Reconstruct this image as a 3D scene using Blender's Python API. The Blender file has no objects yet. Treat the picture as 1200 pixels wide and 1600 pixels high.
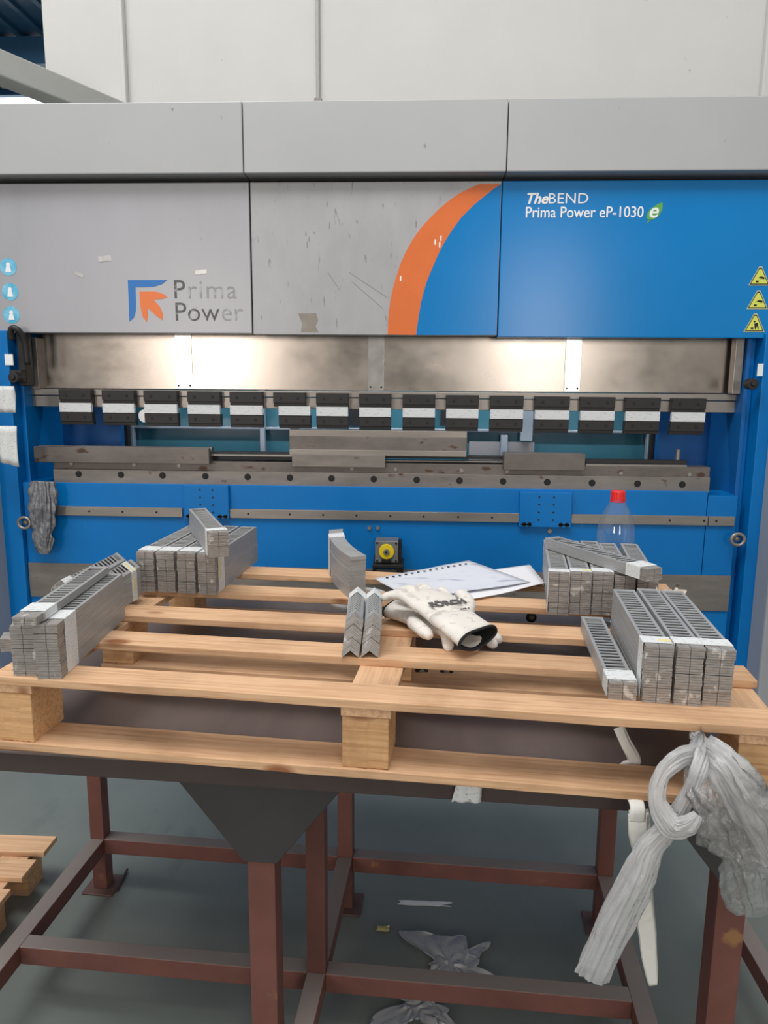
import bpy, bmesh, math, random
from mathutils import Vector, Matrix, noise
random.seed(7)
sc = bpy.context.scene
C = sc.collection
R = math.radians

# ------------------------------------------------------------------ camera
F = 1156.0
EYE = Vector((0, 0, 1.6))
yaw, pitch, roll = R(2.7), R(9.9), R(0.42)
fw = Vector((-math.sin(yaw)*math.cos(pitch), math.cos(yaw)*math.cos(pitch), -math.sin(pitch)))
r0 = Vector((math.cos(yaw), math.sin(yaw), 0)); u0 = r0.cross(fw)
rt = r0*math.cos(roll) + u0*math.sin(roll); up = rt.cross(fw)
cam = bpy.data.cameras.new('camera'); cam_o = bpy.data.objects.new('camera', cam); C.objects.link(cam_o)
cam.sensor_fit = 'VERTICAL'; cam.sensor_height = 36.0; cam.lens = 36.0*F/1600
cam.clip_start = 0.05; cam.clip_end = 200
m = Matrix((rt, up, -fw)).transposed().to_4x4(); m.translation = EYE
cam_o.matrix_world = m
sc.camera = cam_o

def ray(x, y): return fw*F + rt*(x-600) - up*(y-800)
def atY(x, y, Y):
    d = ray(x, y); return EYE + d*(Y/d.y)
def atZ(x, y, Z):
    d = ray(x, y); return EYE + d*((Z-1.6)/d.z)

# ------------------------------------------------------------------ light
sc.view_settings.view_transform = 'Standard'; sc.view_settings.look = 'None'
sc.view_settings.gamma = 1.0; sc.view_settings.exposure = 0.13
sc.view_settings.use_curve_mapping = False
w = bpy.data.worlds.new('sky'); sc.world = w; w.use_nodes = True
nt = w.node_tree; bg = nt.nodes['Background']
tc = nt.nodes.new('ShaderNodeTexCoord'); sp = nt.nodes.new('ShaderNodeSeparateXYZ'); cr = nt.nodes.new('ShaderNodeValToRGB')
nt.links.new(tc.outputs['Generated'], sp.inputs[0]); nt.links.new(sp.outputs['Z'], cr.inputs[0])
cr.color_ramp.elements[0].position = 0.0; cr.color_ramp.elements[0].color = (.60, .59, .57, 1)
cr.color_ramp.elements[1].position = 0.7; cr.color_ramp.elements[1].color = (1.0, 1.0, .99, 1)
nt.links.new(cr.outputs[0], bg.inputs[0]); bg.inputs[1].default_value = 0.56

def area(name, loc, target, sx, sy, power, col=(1, 1, 1)):
    l = bpy.data.lights.new(name, 'AREA'); l.shape = 'RECTANGLE'; l.size = sx; l.size_y = sy
    l.energy = power; l.color = col
    o = bpy.data.objects.new(name, l); C.objects.link(o); o.location = loc
    d = Vector(target) - Vector(loc); o.rotation_euler = d.to_track_quat('-Z', 'Y').to_euler()
    return o
area('skylight_row', (-1.5, 0.2, 6.8), (-.2, 2.6, 1.4), 6.0, 1.0, 270, (1, .99, .975))
area('daylight_opening', (-3.9, -6.95, 2.4), (-1.5, 3.4, 1.7), 1.3, 2.6, 130, (1, .90, .82))
area('daylight_opening', (2.1, -6.95, 2.6), (1.2, 3.4, 1.7), 1.0, 2.6, 95, (1, .93, .86))
area('throat_fill_light', (-.1, 3.68, 1.79), (-.1, 4.0, 1.3), 2.4, .05, 9, (1, 1, 1))  # added fill strip, not a known lamp, brightens the rear window and frame

# ------------------------------------------------------------------ materials
def srgb(r, g, b):
    f = lambda c: (c/255)/12.92 if c/255 <= .04045 else ((c/255+.055)/1.055)**2.4
    return (f(r), f(g), f(b), 1)
def mat(name, col, rough=.5, metal=0., var=.0, vscale=6., stretch=(1, 1, 1), col2=None, bump=0., bscale=60., spots=None, alpha=1., coat=0., rvar=0., spec=None, trans=0.):
    m_ = bpy.data.materials.new(name); m_.use_nodes = True; t = m_.node_tree; p = t.nodes['Principled BSDF']
    p.inputs['Base Color'].default_value = col; p.inputs['Roughness'].default_value = rough
    p.inputs['Metallic'].default_value = metal; p.inputs['Alpha'].default_value = alpha
    if coat: p.inputs['Coat Weight'].default_value = coat; p.inputs['Coat Roughness'].default_value = .08
    if spec is not None: p.inputs['Specular IOR Level'].default_value = spec
    if trans: p.inputs['Transmission Weight'].default_value = trans
    if var or bump or spots or rvar or col2:
        co = t.nodes.new('ShaderNodeTexCoord'); oi = t.nodes.new('ShaderNodeObjectInfo')
        mp = t.nodes.new('ShaderNodeMapping'); mp.inputs['Scale'].default_value = stretch
        ad = t.nodes.new('ShaderNodeVectorMath'); ad.operation = 'ADD'
        ml = t.nodes.new('ShaderNodeMath'); ml.operation = 'MULTIPLY'; ml.inputs[1].default_value = 17.3
        t.links.new(oi.outputs['Random'], ml.inputs[0])
        t.links.new(co.outputs['Object'], ad.inputs[0]); t.links.new(ml.outputs[0], ad.inputs[1])
        t.links.new(ad.outputs[0], mp.inputs[0])
        n1 = t.nodes.new('ShaderNodeTexNoise'); n1.inputs['Scale'].default_value = vscale; n1.inputs['Detail'].default_value = 8; n1.inputs['Roughness'].default_value = .62
        t.links.new(mp.outputs[0], n1.inputs[0])
        last = None
        if var or col2:
            c2 = col2 or tuple(c*(1-var) for c in col[:3])+(1,)
            rp = t.nodes.new('ShaderNodeValToRGB'); rp.color_ramp.elements[0].position = .32; rp.color_ramp.elements[1].position = .68
            rp.color_ramp.elements[0].color = c2; rp.color_ramp.elements[1].color = col
            t.links.new(n1.outputs[0], rp.inputs[0]); last = rp.outputs[0]
        if spots:
            sc_, thr, scol, sst = spots
            mp2 = t.nodes.new('ShaderNodeMapping'); mp2.inputs['Scale'].default_value = sst
            t.links.new(ad.outputs[0], mp2.inputs[0])
            n2 = t.nodes.new('ShaderNodeTexNoise'); n2.inputs['Scale'].default_value = sc_; n2.inputs['Detail'].default_value = 5
            t.links.new(mp2.outputs[0], n2.inputs[0])
            r2 = t.nodes.new('ShaderNodeValToRGB'); r2.color_ramp.elements[0].position = thr; r2.color_ramp.elements[1].position = thr+.06
            r2.color_ramp.elements[0].color = (0, 0, 0, 1); r2.color_ramp.elements[1].color = (1, 1, 1, 1)
            t.links.new(n2.outputs[0], r2.inputs[0])
            mx = t.nodes.new('ShaderNodeMix'); mx.data_type = 'RGBA'
            t.links.new(r2.outputs[0], mx.inputs['Factor'])
            if last: t.links.new(last, mx.inputs['A'])
            else: mx.inputs['A'].default_value = col
            mx.inputs['B'].default_value = scol; last = mx.outputs['Result']
        if last: t.links.new(last, p.inputs['Base Color'])
        if rvar:
            mr = t.nodes.new('ShaderNodeMapRange'); mr.inputs['To Min'].default_value = max(.03, rough-rvar); mr.inputs['To Max'].default_value = rough+rvar
            t.links.new(n1.outputs[0], mr.inputs[0]); t.links.new(mr.outputs[0], p.inputs['Roughness'])
        if bump:
            n3 = t.nodes.new('ShaderNodeTexNoise'); n3.inputs['Scale'].default_value = bscale; n3.inputs['Detail'].default_value = 4
            t.links.new(mp.outputs[0], n3.inputs[0])
            b = t.nodes.new('ShaderNodeBump'); b.inputs['Strength'].default_value = bump; b.inputs['Distance'].default_value = .004
            t.links.new(n3.outputs[0], b.inputs['Height']); t.links.new(b.outputs[0], p.inputs['Normal'])
    return m_

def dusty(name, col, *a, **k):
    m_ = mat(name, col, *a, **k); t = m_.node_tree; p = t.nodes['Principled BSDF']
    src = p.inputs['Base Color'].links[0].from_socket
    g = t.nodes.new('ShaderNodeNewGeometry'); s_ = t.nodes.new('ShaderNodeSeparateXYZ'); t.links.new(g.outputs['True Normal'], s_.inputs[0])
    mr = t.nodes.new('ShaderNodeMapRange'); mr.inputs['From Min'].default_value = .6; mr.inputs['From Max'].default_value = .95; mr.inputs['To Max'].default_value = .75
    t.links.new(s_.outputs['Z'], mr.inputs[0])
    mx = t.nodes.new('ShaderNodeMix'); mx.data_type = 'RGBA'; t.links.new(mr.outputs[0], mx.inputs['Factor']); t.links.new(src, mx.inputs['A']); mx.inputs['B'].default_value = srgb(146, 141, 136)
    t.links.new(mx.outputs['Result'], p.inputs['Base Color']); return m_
def wood_mat(name, col, dark, knot=True):
    m_ = bpy.data.materials.new(name); m_.use_nodes = True; t = m_.node_tree; p = t.nodes['Principled BSDF']
    L = t.links.new; N = t.nodes.new
    co = N('ShaderNodeTexCoord'); oi = N('ShaderNodeObjectInfo'); ml = N('ShaderNodeMath'); ml.operation = 'MULTIPLY'; ml.inputs[1].default_value = 31.7
    ad = N('ShaderNodeVectorMath'); ad.operation = 'ADD'; L(oi.outputs['Random'], ml.inputs[0]); L(co.outputs['Object'], ad.inputs[0]); L(ml.outputs[0], ad.inputs[1])
    mp = N('ShaderNodeMapping'); mp.inputs['Scale'].default_value = (2.2, 60, 60); L(ad.outputs[0], mp.inputs[0])
    n = N('ShaderNodeTexNoise'); n.inputs['Scale'].default_value = 2.2; n.inputs['Detail'].default_value = 9; n.inputs['Distortion'].default_value = .6; L(mp.outputs[0], n.inputs[0])
    rp = N('ShaderNodeValToRGB'); e = rp.color_ramp.elements
    e[0].position = .25; e[0].color = dark; e[1].position = .6; e[1].color = col; L(n.outputs[0], rp.inputs[0])
    # knots: sparse voronoi cells stretched along the grain
    mk = N('ShaderNodeMapping'); mk.inputs['Scale'].default_value = (3.4, 6.5, 6.5); L(ad.outputs[0], mk.inputs[0])
    v = N('ShaderNodeTexVoronoi'); v.inputs['Scale'].default_value = 1.0; L(mk.outputs[0], v.inputs[0])
    vr = N('ShaderNodeValToRGB'); vr.color_ramp.elements[0].position = .07; vr.color_ramp.elements[0].color = (1, 1, 1, 1); vr.color_ramp.elements[1].position = .14; vr.color_ramp.elements[1].color = (0, 0, 0, 1)
    L(v.outputs['Distance'], vr.inputs[0])
    mx = N('ShaderNodeMix'); mx.data_type = 'RGBA'; L(vr.outputs[0], mx.inputs['Factor']); L(rp.outputs[0], mx.inputs['A']); mx.inputs['B'].default_value = srgb(150, 98, 62)
    # grime
    g = N('ShaderNodeTexNoise'); g.inputs['Scale'].default_value = 5; g.inputs['Detail'].default_value = 6; L(ad.outputs[0], g.inputs[0])
    gr = N('ShaderNodeValToRGB'); gr.color_ramp.elements[0].position = .45; gr.color_ramp.elements[0].color = (1, 1, 1, 1); gr.color_ramp.elements[1].position = .75; gr.color_ramp.elements[1].color = (.62, .58, .54, 1); L(g.outputs[0], gr.inputs[0])
    mg = N('ShaderNodeMix'); mg.data_type = 'RGBA'; mg.blend_type = 'MULTIPLY'; mg.inputs['Factor'].default_value = 1; L(mx.outputs['Result'], mg.inputs['A']); L(gr.outputs[0], mg.inputs['B'])
    L(mg.outputs['Result'], p.inputs['Base Color']); p.inputs['Roughness'].default_value = .75
    b = N('ShaderNodeBump'); b.inputs['Strength'].default_value = .35; b.inputs['Distance'].default_value = .002; L(n.outputs[0], b.inputs['Height']); L(b.outputs[0], p.inputs['Normal'])
    return m_

def paper_mat(name, base, ink, sx, sy, thr=.52):
    """paper with rows of tiny print"""
    m_ = bpy.data.materials.new(name); m_.use_nodes = True; t = m_.node_tree; p = t.nodes['Principled BSDF']; L = t.links.new; N = t.nodes.new
    co = N('ShaderNodeTexCoord'); mp = N('ShaderNodeMapping'); mp.inputs['Scale'].default_value = (sx, sy, sy); L(co.outputs['Object'], mp.inputs[0])
    n = N('ShaderNodeTexNoise'); n.inputs['Scale'].default_value = 1; n.inputs['Detail'].default_value = 2; L(mp.outputs[0], n.inputs[0])
    r = N('ShaderNodeValToRGB'); r.color_ramp.elements[0].position = thr; r.color_ramp.elements[0].color = base; r.color_ramp.elements[1].position = thr+.08; r.color_ramp.elements[1].color = ink; L(n.outputs[0], r.inputs[0])
    L(r.outputs[0], p.inputs['Base Color']); p.inputs['Roughness'].default_value = .7
    return m_

M = {}
M['silver'] = mat('silver_paint', srgb(170, 171, 177), .36, .25, var=.12, vscale=2.2, stretch=(1, 1, .35), spots=(26, .72, srgb(140, 139, 141), (1, 1, .22)), rvar=.05)
M['silver_worn'] = mat('worn_silver_paint', srgb(174, 175, 178), .4, .2, var=.2, vscale=3.5, stretch=(1, 1, .5), spots=(45, .64, srgb(136, 134, 134), (1.2, 1, .25)), rvar=.08)
M['fascia'] = mat('grey_white_paint', srgb(178, 180, 182), .42, .1, var=.07, vscale=1.5, spots=(30, .72, srgb(120, 120, 120), (1, 1, .5)))
M['blue'] = mat('blue_paint', srgb(0, 116, 192), .38, 0, spec=.3, var=.10, vscale=3, spots=(24, .73, srgb(60, 130, 180), (1, 1, .6)), rvar=.06)
M['blue_gloss'] = mat('glossy_blue_film', srgb(0, 126, 198), .22, 0, spec=.35, var=.06, vscale=2, rvar=.04)
M['blue_dark'] = mat('shop_blue_steel', srgb(0, 98, 170), .5, 0, var=.15, vscale=2)
M['orange'] = mat('orange_film', srgb(224, 112, 48), .35, 0, var=.08, vscale=8, spots=(40, .72, srgb(235, 180, 140), (1, 1, .5)))
M['stainless'] = mat('brushed_stainless', srgb(176, 168, 160), .24, .95, var=.22, vscale=4, stretch=(1.2, 1, 1.8), rvar=.09, bump=.03, bscale=9)
M['strap'] = mat('bright_strap', srgb(225, 222, 218), .18, .95, var=.08, vscale=20, rvar=.06)
M['steel'] = mat('worn_steel', srgb(142, 136, 131), .42, .5, var=.3, vscale=7, stretch=(.7, 1, 3), rvar=.1, spots=(14, .66, srgb(92, 66, 52), (1, 1, 2)))
M['steel_light'] = mat('ground_steel', srgb(156, 150, 144), .36, .6, var=.2, vscale=6, stretch=(.5, 1, 3), rvar=.1)
M['die'] = mat('oiled_die_steel', srgb(124, 117, 113), .42, .5, var=.35, vscale=5, stretch=(1, 1, 2), rvar=.1, spots=(10, .62, srgb(84, 64, 54), (1, 1, 2)))
M['black'] = mat('black_oxide', srgb(42, 41, 42), .45, .2, var=.2, vscale=30)
M['blackhole'] = mat('shade_and_print_black', srgb(16, 16, 17), .6)  # black of print and rubber, also painted shade in gaps and holes
M['label'] = paper_mat('clamp_label', srgb(216, 219, 221), srgb(176, 178, 182), 60, 400, .60)
M['teal'] = mat('teal_glass', srgb(70, 128, 148), .15, 0, var=.15, vscale=1.5)
M['alu'] = mat('aluminium', srgb(165, 180, 196), .4, .3)
M['galv'] = mat('galvanised_strip', srgb(176, 177, 178), .46, .3, var=.14, vscale=40, stretch=(1, .3, 2), rvar=.08)
M['galv_dark'] = mat('galvanised_strip_end', srgb(168, 163, 159), .45, .3, var=.3, vscale=70, stretch=(1, 1, 2.4), rvar=.1, spots=(34, .62, srgb(206, 203, 199), (1.4, 1, 1)))  # lighter spots paint bright reflections onto the strip ends
M['slot_side'] = mat('dark_slot_side', srgb(64, 62, 62), .6, .2)  # rung sides below the top face, darker than the strip
M['band'] = paper_mat('printed_paper', srgb(218, 221, 222), srgb(150, 152, 156), 90, 420, .60)
M['band_y'] = mat('yellowed_paper', srgb(226, 216, 150), .7, var=.1)
M['wood'] = wood_mat('pine', srgb(222, 182, 144), srgb(192, 146, 108))
M['wood_end'] = wood_mat('pine_block', srgb(222, 178, 130), srgb(188, 140, 94))
M['table'] = mat('dark_steel_plate', srgb(122, 108, 104), .42, .35, var=.38, vscale=1.6, stretch=(3.2, .6, 1), rvar=.1, spots=(60, .73, srgb(170, 160, 155), (1, 1, 1)))
M['rim'] = mat('black_brown_steel', srgb(78, 66, 64), .5, .2, var=.2, vscale=10)
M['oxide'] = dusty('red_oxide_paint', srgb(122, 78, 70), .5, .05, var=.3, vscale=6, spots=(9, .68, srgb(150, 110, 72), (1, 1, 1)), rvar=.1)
M['oxide_dark'] = mat('dusty_red_oxide', srgb(104, 78, 72), .6, 0, var=.25, vscale=6)
M['gusset'] = mat('gunmetal_plate', srgb(72, 71, 72), .35, .3, var=.2, vscale=5, rvar=.08)
M['floor'] = mat('painted_concrete', srgb(122, 129, 124), .42, 0, var=.25, vscale=1.3, rvar=.12, spots=(3.2, .64, srgb(104, 111, 107), (1, .5, 1)), bump=.06, bscale=40)
M['wall'] = mat('white_plaster', srgb(206, 206, 203), .8, 0, var=.07, vscale=1.2, spots=(30, .74, srgb(160, 158, 152), (1, 1, .7)), bump=.1, bscale=8)
M['roofblue'] = mat('blue_roof_sheet', srgb(46, 92, 128), .45, .1, var=.2, vscale=2)
M['beam'] = mat('grey_beam_paint', srgb(170, 172, 168), .5, 0, var=.06)
M['grey_door'] = mat('light_grey_door', srgb(166, 168, 173), .4, .1, var=.06, vscale=1.5)
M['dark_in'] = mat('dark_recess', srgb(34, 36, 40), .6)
M['white'] = mat('white_print', srgb(240, 242, 244), .5)
M['ink'] = mat('charcoal_print', srgb(88, 86, 88), .5, spots=(30, .58, srgb(150, 150, 154), (1, 1, 1)))
M['ink2'] = mat('glove_ink', srgb(96, 92, 92), .6)
M['ink_faint'] = mat('faded_print', srgb(150, 149, 152), .45, spots=(26, .52, srgb(172, 173, 178), (1, 1, 1)))
M['logo_blue'] = mat('logo_blue', srgb(30, 112, 186), .4)
M['logo_orange'] = mat('logo_orange', srgb(228, 120, 62), .4)
M['green'] = mat('leaf_green', srgb(110, 180, 80), .4, col2=srgb(60, 150, 80), vscale=20)
M['sticker_blue'] = mat('round_sticker', srgb(70, 170, 210), .3, col2=srgb(140, 205, 230), vscale=26)
M['yellow'] = mat('warning_yellow', srgb(216, 220, 96), .4)
M['dial_yellow'] = mat('dial_yellow', srgb(238, 208, 30), .4)
M['dial_grey'] = mat('dial_grey', srgb(132, 132, 132), .4, .4)
M['leather'] = mat('soiled_white_leather', srgb(226, 221, 214), .7, 0, spots=(60, .58, srgb(202, 194, 186), (1, 1, 1)), var=.1, vscale=10, bump=.25, bscale=45)
M['knit'] = mat('black_lining', srgb(24, 24, 26), .85)
M['sheet'] = paper_mat('drawing_paper', srgb(214, 217, 226), srgb(176, 182, 198), 9, 38, .58)
M['sheet_white'] = mat('white_paper', srgb(236, 236, 240), .7, bump=.1, bscale=12)
M['red'] = mat('red_plastic', srgb(222, 34, 30), .35)
M['clear'] = None
M['film'] = None
def clear_mat(name, col, tr_fac, rough):
    m_ = bpy.data.materials.new(name); m_.use_nodes = True; t = m_.node_tree; t.nodes.remove(t.nodes['Principled BSDF'])
    out = t.nodes['Material Output']; N = t.nodes.new; L = t.links.new
    tr = N('ShaderNodeBsdfTransparent'); gl = N('ShaderNodeBsdfGlossy'); gl.inputs['Roughness'].default_value = rough
    df0 = N('ShaderNodeBsdfDiffuse'); df0.inputs['Color'].default_value = col; tl = N('ShaderNodeBsdfTranslucent'); tl.inputs['Color'].default_value = col
    df = N('ShaderNodeMixShader'); df.inputs[0].default_value = .5; L(df0.outputs[0], df.inputs[1]); L(tl.outputs[0], df.inputs[2])
    fr = N('ShaderNodeFresnel'); fr.inputs[0].default_value = 1.32 if 'film' not in name else 1.42
    m1 = N('ShaderNodeMixShader'); m1.inputs[0].default_value = tr_fac; L(tr.outputs[0], m1.inputs[1]); L(df.outputs[0], m1.inputs[2])
    m2 = N('ShaderNodeMixShader'); fa = N('ShaderNodeMath'); fa.operation = 'MULTIPLY_ADD'; fa.use_clamp = True; L(fr.outputs[0], fa.inputs[0]); fa.inputs[1].default_value = 1.0 if 'film' in name else .2; fa.inputs[2].default_value = .08 if 'film' in name else .09; L(fa.outputs[0], m2.inputs[0]); L(m1.outputs[0], m2.inputs[1]); L(gl.outputs[0], m2.inputs[2])
    n = N('ShaderNodeTexNoise'); n.inputs['Scale'].default_value = 45; n.inputs['Detail'].default_value = 6
    b = N('ShaderNodeBump'); b.inputs['Strength'].default_value = .9; b.inputs['Distance'].default_value = .012
    co = N('ShaderNodeTexCoord'); L(co.outputs['Object'], n.inputs[0]); L(n.outputs[0], b.inputs['Height'])
    if 'film' in name:
        L(b.outputs[0], gl.inputs['Normal']); L(b.outputs[0], fr.inputs['Normal'])
    L(m2.outputs[0], out.inputs[0]); return m_
M['clear'] = clear_mat('clear_bottle', (.75, .82, .9, 1), .05, .05)
M['film'] = clear_mat('stretch_film', (.97, .98, 1, 1), .68, .10)
M['film_thin'] = clear_mat('thin_film', (.97, .98, 1, 1), .2, .08)
M['strapw'] = mat('woven_white_strap', srgb(222, 222, 216), .6, bump=.4, bscale=60)

# ------------------------------------------------------------------ mesh helpers
def box(bm, x0, x1, y0, y1, z0, z1, mi=0):
    vs = [bm.verts.new(p) for p in ((x0, y0, z0), (x1, y0, z0), (x1, y1, z0), (x0, y1, z0), (x0, y0, z1), (x1, y0, z1), (x1, y1, z1), (x0, y1, z1))]
    for f in ((0, 3, 2, 1), (4, 5, 6, 7), (0, 1, 5, 4), (1, 2, 6, 5), (2, 3, 7, 6), (3, 0, 4, 7)):
        fc = bm.faces.new([vs[i] for i in f]); fc.material_index = mi
def prism(bm, pts, y0, y1, axis='Y', mi=0):
    """polygon pts (a,b) extruded along axis"""
    def P(a, b, t): return {'Y': (a, t, b), 'X': (t, a, b), 'Z': (a, b, t)}[axis]
    A = [bm.verts.new(P(a, b, y0)) for a, b in pts]; B = [bm.verts.new(P(a, b, y1)) for a, b in pts]
    n = len(pts); fs = [bm.faces.new(A), bm.faces.new(B[::-1])]
    for i in range(n): fs.append(bm.faces.new([A[i], B[i], B[(i+1) % n], A[(i+1) % n]]))
    for f in fs: f.material_index = mi
def cyl(bm, c, r, h, axis='Y', n=20, r2=None, mi=0):
    r2 = r if r2 is None else r2
    def P(a, b, t): return {'Y': (c[0]+a, c[1]+t, c[2]+b), 'X': (c[0]+t, c[1]+a, c[2]+b), 'Z': (c[0]+a, c[1]+b, c[2]+t)}[axis]
    A = [bm.verts.new(P(r*math.cos(2*math.pi*i/n), r*math.sin(2*math.pi*i/n), 0)) for i in range(n)]
    B = [bm.verts.new(P(r2*math.cos(2*math.pi*i/n), r2*math.sin(2*math.pi*i/n), h)) for i in range(n)]
    fs = [bm.faces.new(A), bm.faces.new(B[::-1])]
    for i in range(n): fs.append(bm.faces.new([A[i], B[i], B[(i+1) % n], A[(i+1) % n]]))
    for f in fs: f.material_index = mi
def torus(bm, c, Rm, r, axis='Y', n=28, k=10, sx=1.0):
    rows = []
    for i in range(n):
        a = 2*math.pi*i/n; ring = []
        for j in range(k):
            b = 2*math.pi*j/k; q = Rm + r*math.cos(b)
            u_, v_, t_ = q*math.cos(a)*sx, q*math.sin(a), r*math.sin(b)
            p = {'Y': (u_, t_, v_), 'X': (t_, u_, v_), 'Z': (u_, v_, t_)}[axis]
            ring.append(bm.verts.new((c[0]+p[0], c[1]+p[1], c[2]+p[2])))
        rows.append(ring)
    for i in range(n):
        for j in range(k):
            bm.faces.new([rows[i][j], rows[(i+1) % n][j], rows[(i+1) % n][(j+1) % k], rows[i][(j+1) % k]])
def lathe(bm, prof, c=(0, 0, 0), n=40, ribs=0.):
    rows = []
    for r, z in prof:
        rows.append([bm.verts.new((c[0]+r*math.cos(2*math.pi*i/n)*(1+ribs*(i % 2)), c[1]+r*math.sin(2*math.pi*i/n)*(1+ribs*(i % 2)), c[2]+z)) for i in range(n)])
    for a, b in zip(rows, rows[1:]):
        for i in range(n): bm.faces.new([a[i], a[(i+1) % n], b[(i+1) % n], b[i]])
    return rows
def tube(bm, pts, rad, n=12, flat=1.0, wr=0., cap=True, seed=0, fl_axis=None, mi=0, sub=1, side=None):
    """swept tube; rad list or number; flat = thickness ratio; wr = wrinkle amount"""
    pts = [Vector(p) for p in pts]
    if not isinstance(rad, (list, tuple)): rad = [rad]*len(pts)
    if sub > 1:
        P2, R2 = [], []
        for i in range(len(pts)-1):
            p0 = pts[max(i-1, 0)]; p1 = pts[i]; p2 = pts[i+1]; p3 = pts[min(i+2, len(pts)-1)]
            for s in range(sub):
                t = s/sub
                P2.append(.5*((2*p1)+(p2-p0)*t+(2*p0-5*p1+4*p2-p3)*t*t+(3*p1-p0-3*p2+p3)*t**3)); R2.append(rad[i]*(1-t)+rad[i+1]*t)
        P2.append(pts[-1]); R2.append(rad[-1]); pts, rad = P2, R2
    rows = []; ax = Vector(fl_axis) if fl_axis else Vector((0, -1, 0.02))
    for i, p in enumerate(pts):
        t = (pts[min(i+1, len(pts)-1)]-pts[max(i-1, 0)]).normalized()
        nrm = (ax - t*ax.dot(t))
        if nrm.length < 1e-3: nrm = Vector((1, 0, 0)) - t*t.x
        nrm.normalize(); sd = t.cross(nrm)
        if side: sd = Vector(side) - t*Vector(side).dot(t); sd.normalize(); nrm = sd.cross(t)
        ring = []
        for j in range(n):
            a = 2*math.pi*j/n; k = 1.0
            if wr: k += wr*(noise.noise(Vector((math.cos(a)*1.8+seed, math.sin(a)*1.8, i*.05+seed)))*1.1 + 1.0*noise.noise(Vector((math.cos(a)*5+seed, math.sin(a)*5, i*.06))) + .45*noise.noise(Vector((math.cos(a)*9, math.sin(a)*9+seed, i*.22))))
            ring.append(bm.verts.new(p + sd*(rad[i]*math.cos(a)*k) + nrm*(rad[i]*flat*math.sin(a)*k)))
        rows.append(ring)
    for a, b in zip(rows, rows[1:]):
        for j in range(n):
            f = bm.faces.new([a[j], a[(j+1) % n], b[(j+1) % n], b[j]]); f.material_index = mi
    if cap:
        bm.faces.new(rows[0][::-1]).material_index = mi; bm.faces.new(rows[-1]).material_index = mi

def obj(name, bm, material, parent=None, bevel=0., smooth=False, sub=0):
    me = bpy.data.meshes.new(name)
    bmesh.ops.recalc_face_normals(bm, faces=bm.faces)
    # origin of the part: its own centre, so textures stay with it
    if parent is not None or True:
        xs = [v.co for v in bm.verts]; c = Vector((0, 0, 0))
        mn = Vector((min(v.x for v in xs), min(v.y for v in xs), min(v.z for v in xs))); mx = Vector((max(v.x for v in xs), max(v.y for v in xs), max(v.z for v in xs)))
        c = (mn+mx)/2
        for v in bm.verts: v.co -= c
    bm.to_mesh(me); bm.free()
    for mm in (material if isinstance(material, (list, tuple)) else [material]): me.materials.append(mm)
    o = bpy.data.objects.new(name, me); C.objects.link(o); o.location = c
    if parent is not None:
        o.parent = parent
        off = Vector(parent.get('_c', (0, 0, 0))); o.location = c - off
    o['_c'] = tuple(c)
    if smooth:
        for p in me.polygons: p.use_smooth = True
    if bevel:
        b = o.modifiers.new('bevel', 'BEVEL'); b.width = bevel; b.segments = 2; b.limit_method = 'ANGLE'; b.angle_limit = R(40)
    if sub:
        s = o.modifiers.new('sub', 'SUBSURF'); s.levels = sub; s.render_levels = sub
    return o
def tag(o, label, cat=None, group=None, kind=None):
    if label: o['label'] = label
    if cat: o['category'] = cat
    if group: o['group'] = group
    if kind: o['kind'] = kind
    return o
def thing(name, label, cat, loc=(0, 0, 0), rz=0., group=None):
    o = bpy.data.objects.new(name, None); C.objects.link(o); o.location = loc; o.rotation_euler = (0, 0, rz); o.empty_display_size = .05
    return tag(o, label, cat, group)
def part(name, parent, material, fn, bevel=0., smooth=False, label=None, sub=0):
    bm = bmesh.new(); fn(bm); o = obj(name, bm, material, parent, bevel, smooth, sub)
    if label: o['label'] = label
    return o
def struct(name, material, fn, bevel=0.):
    bm = bmesh.new(); fn(bm); o = obj(name, bm, material, None, bevel); o['kind'] = 'structure'; return o
def text_part(name, s, parent, material, x, y, z, size, depth=.0006, shear=0., bold=0., sx=1., rot=None, sp=1.0):
    cu = bpy.data.curves.new(name, 'FONT'); cu.body = s; cu.size = size; cu.extrude = depth; cu.shear = shear; cu.offset = bold; cu.resolution_u = 4
    cu.space_character = sp
    t = bpy.data.objects.new(name, cu); C.objects.link(t)
    bpy.context.view_layer.update()
    dg = bpy.context.evaluated_depsgraph_get(); me = bpy.data.meshes.new_from_object(t.evaluated_get(dg))
    bpy.data.objects.remove(t); me.materials.clear(); me.materials.append(material)
    o = bpy.data.objects.new(name, me); C.objects.link(o)
    mat_ = rot if rot else Matrix(((sx, 0, 0), (0, 0, -1), (0, 1, 0)))
    me.transform(mat_.to_4x4())
    o.parent = parent; off = Vector(parent.get('_c', (0, 0, 0))) if parent else Vector()
    o.location = Vector((x, y, z)) - off
    return o

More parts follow.
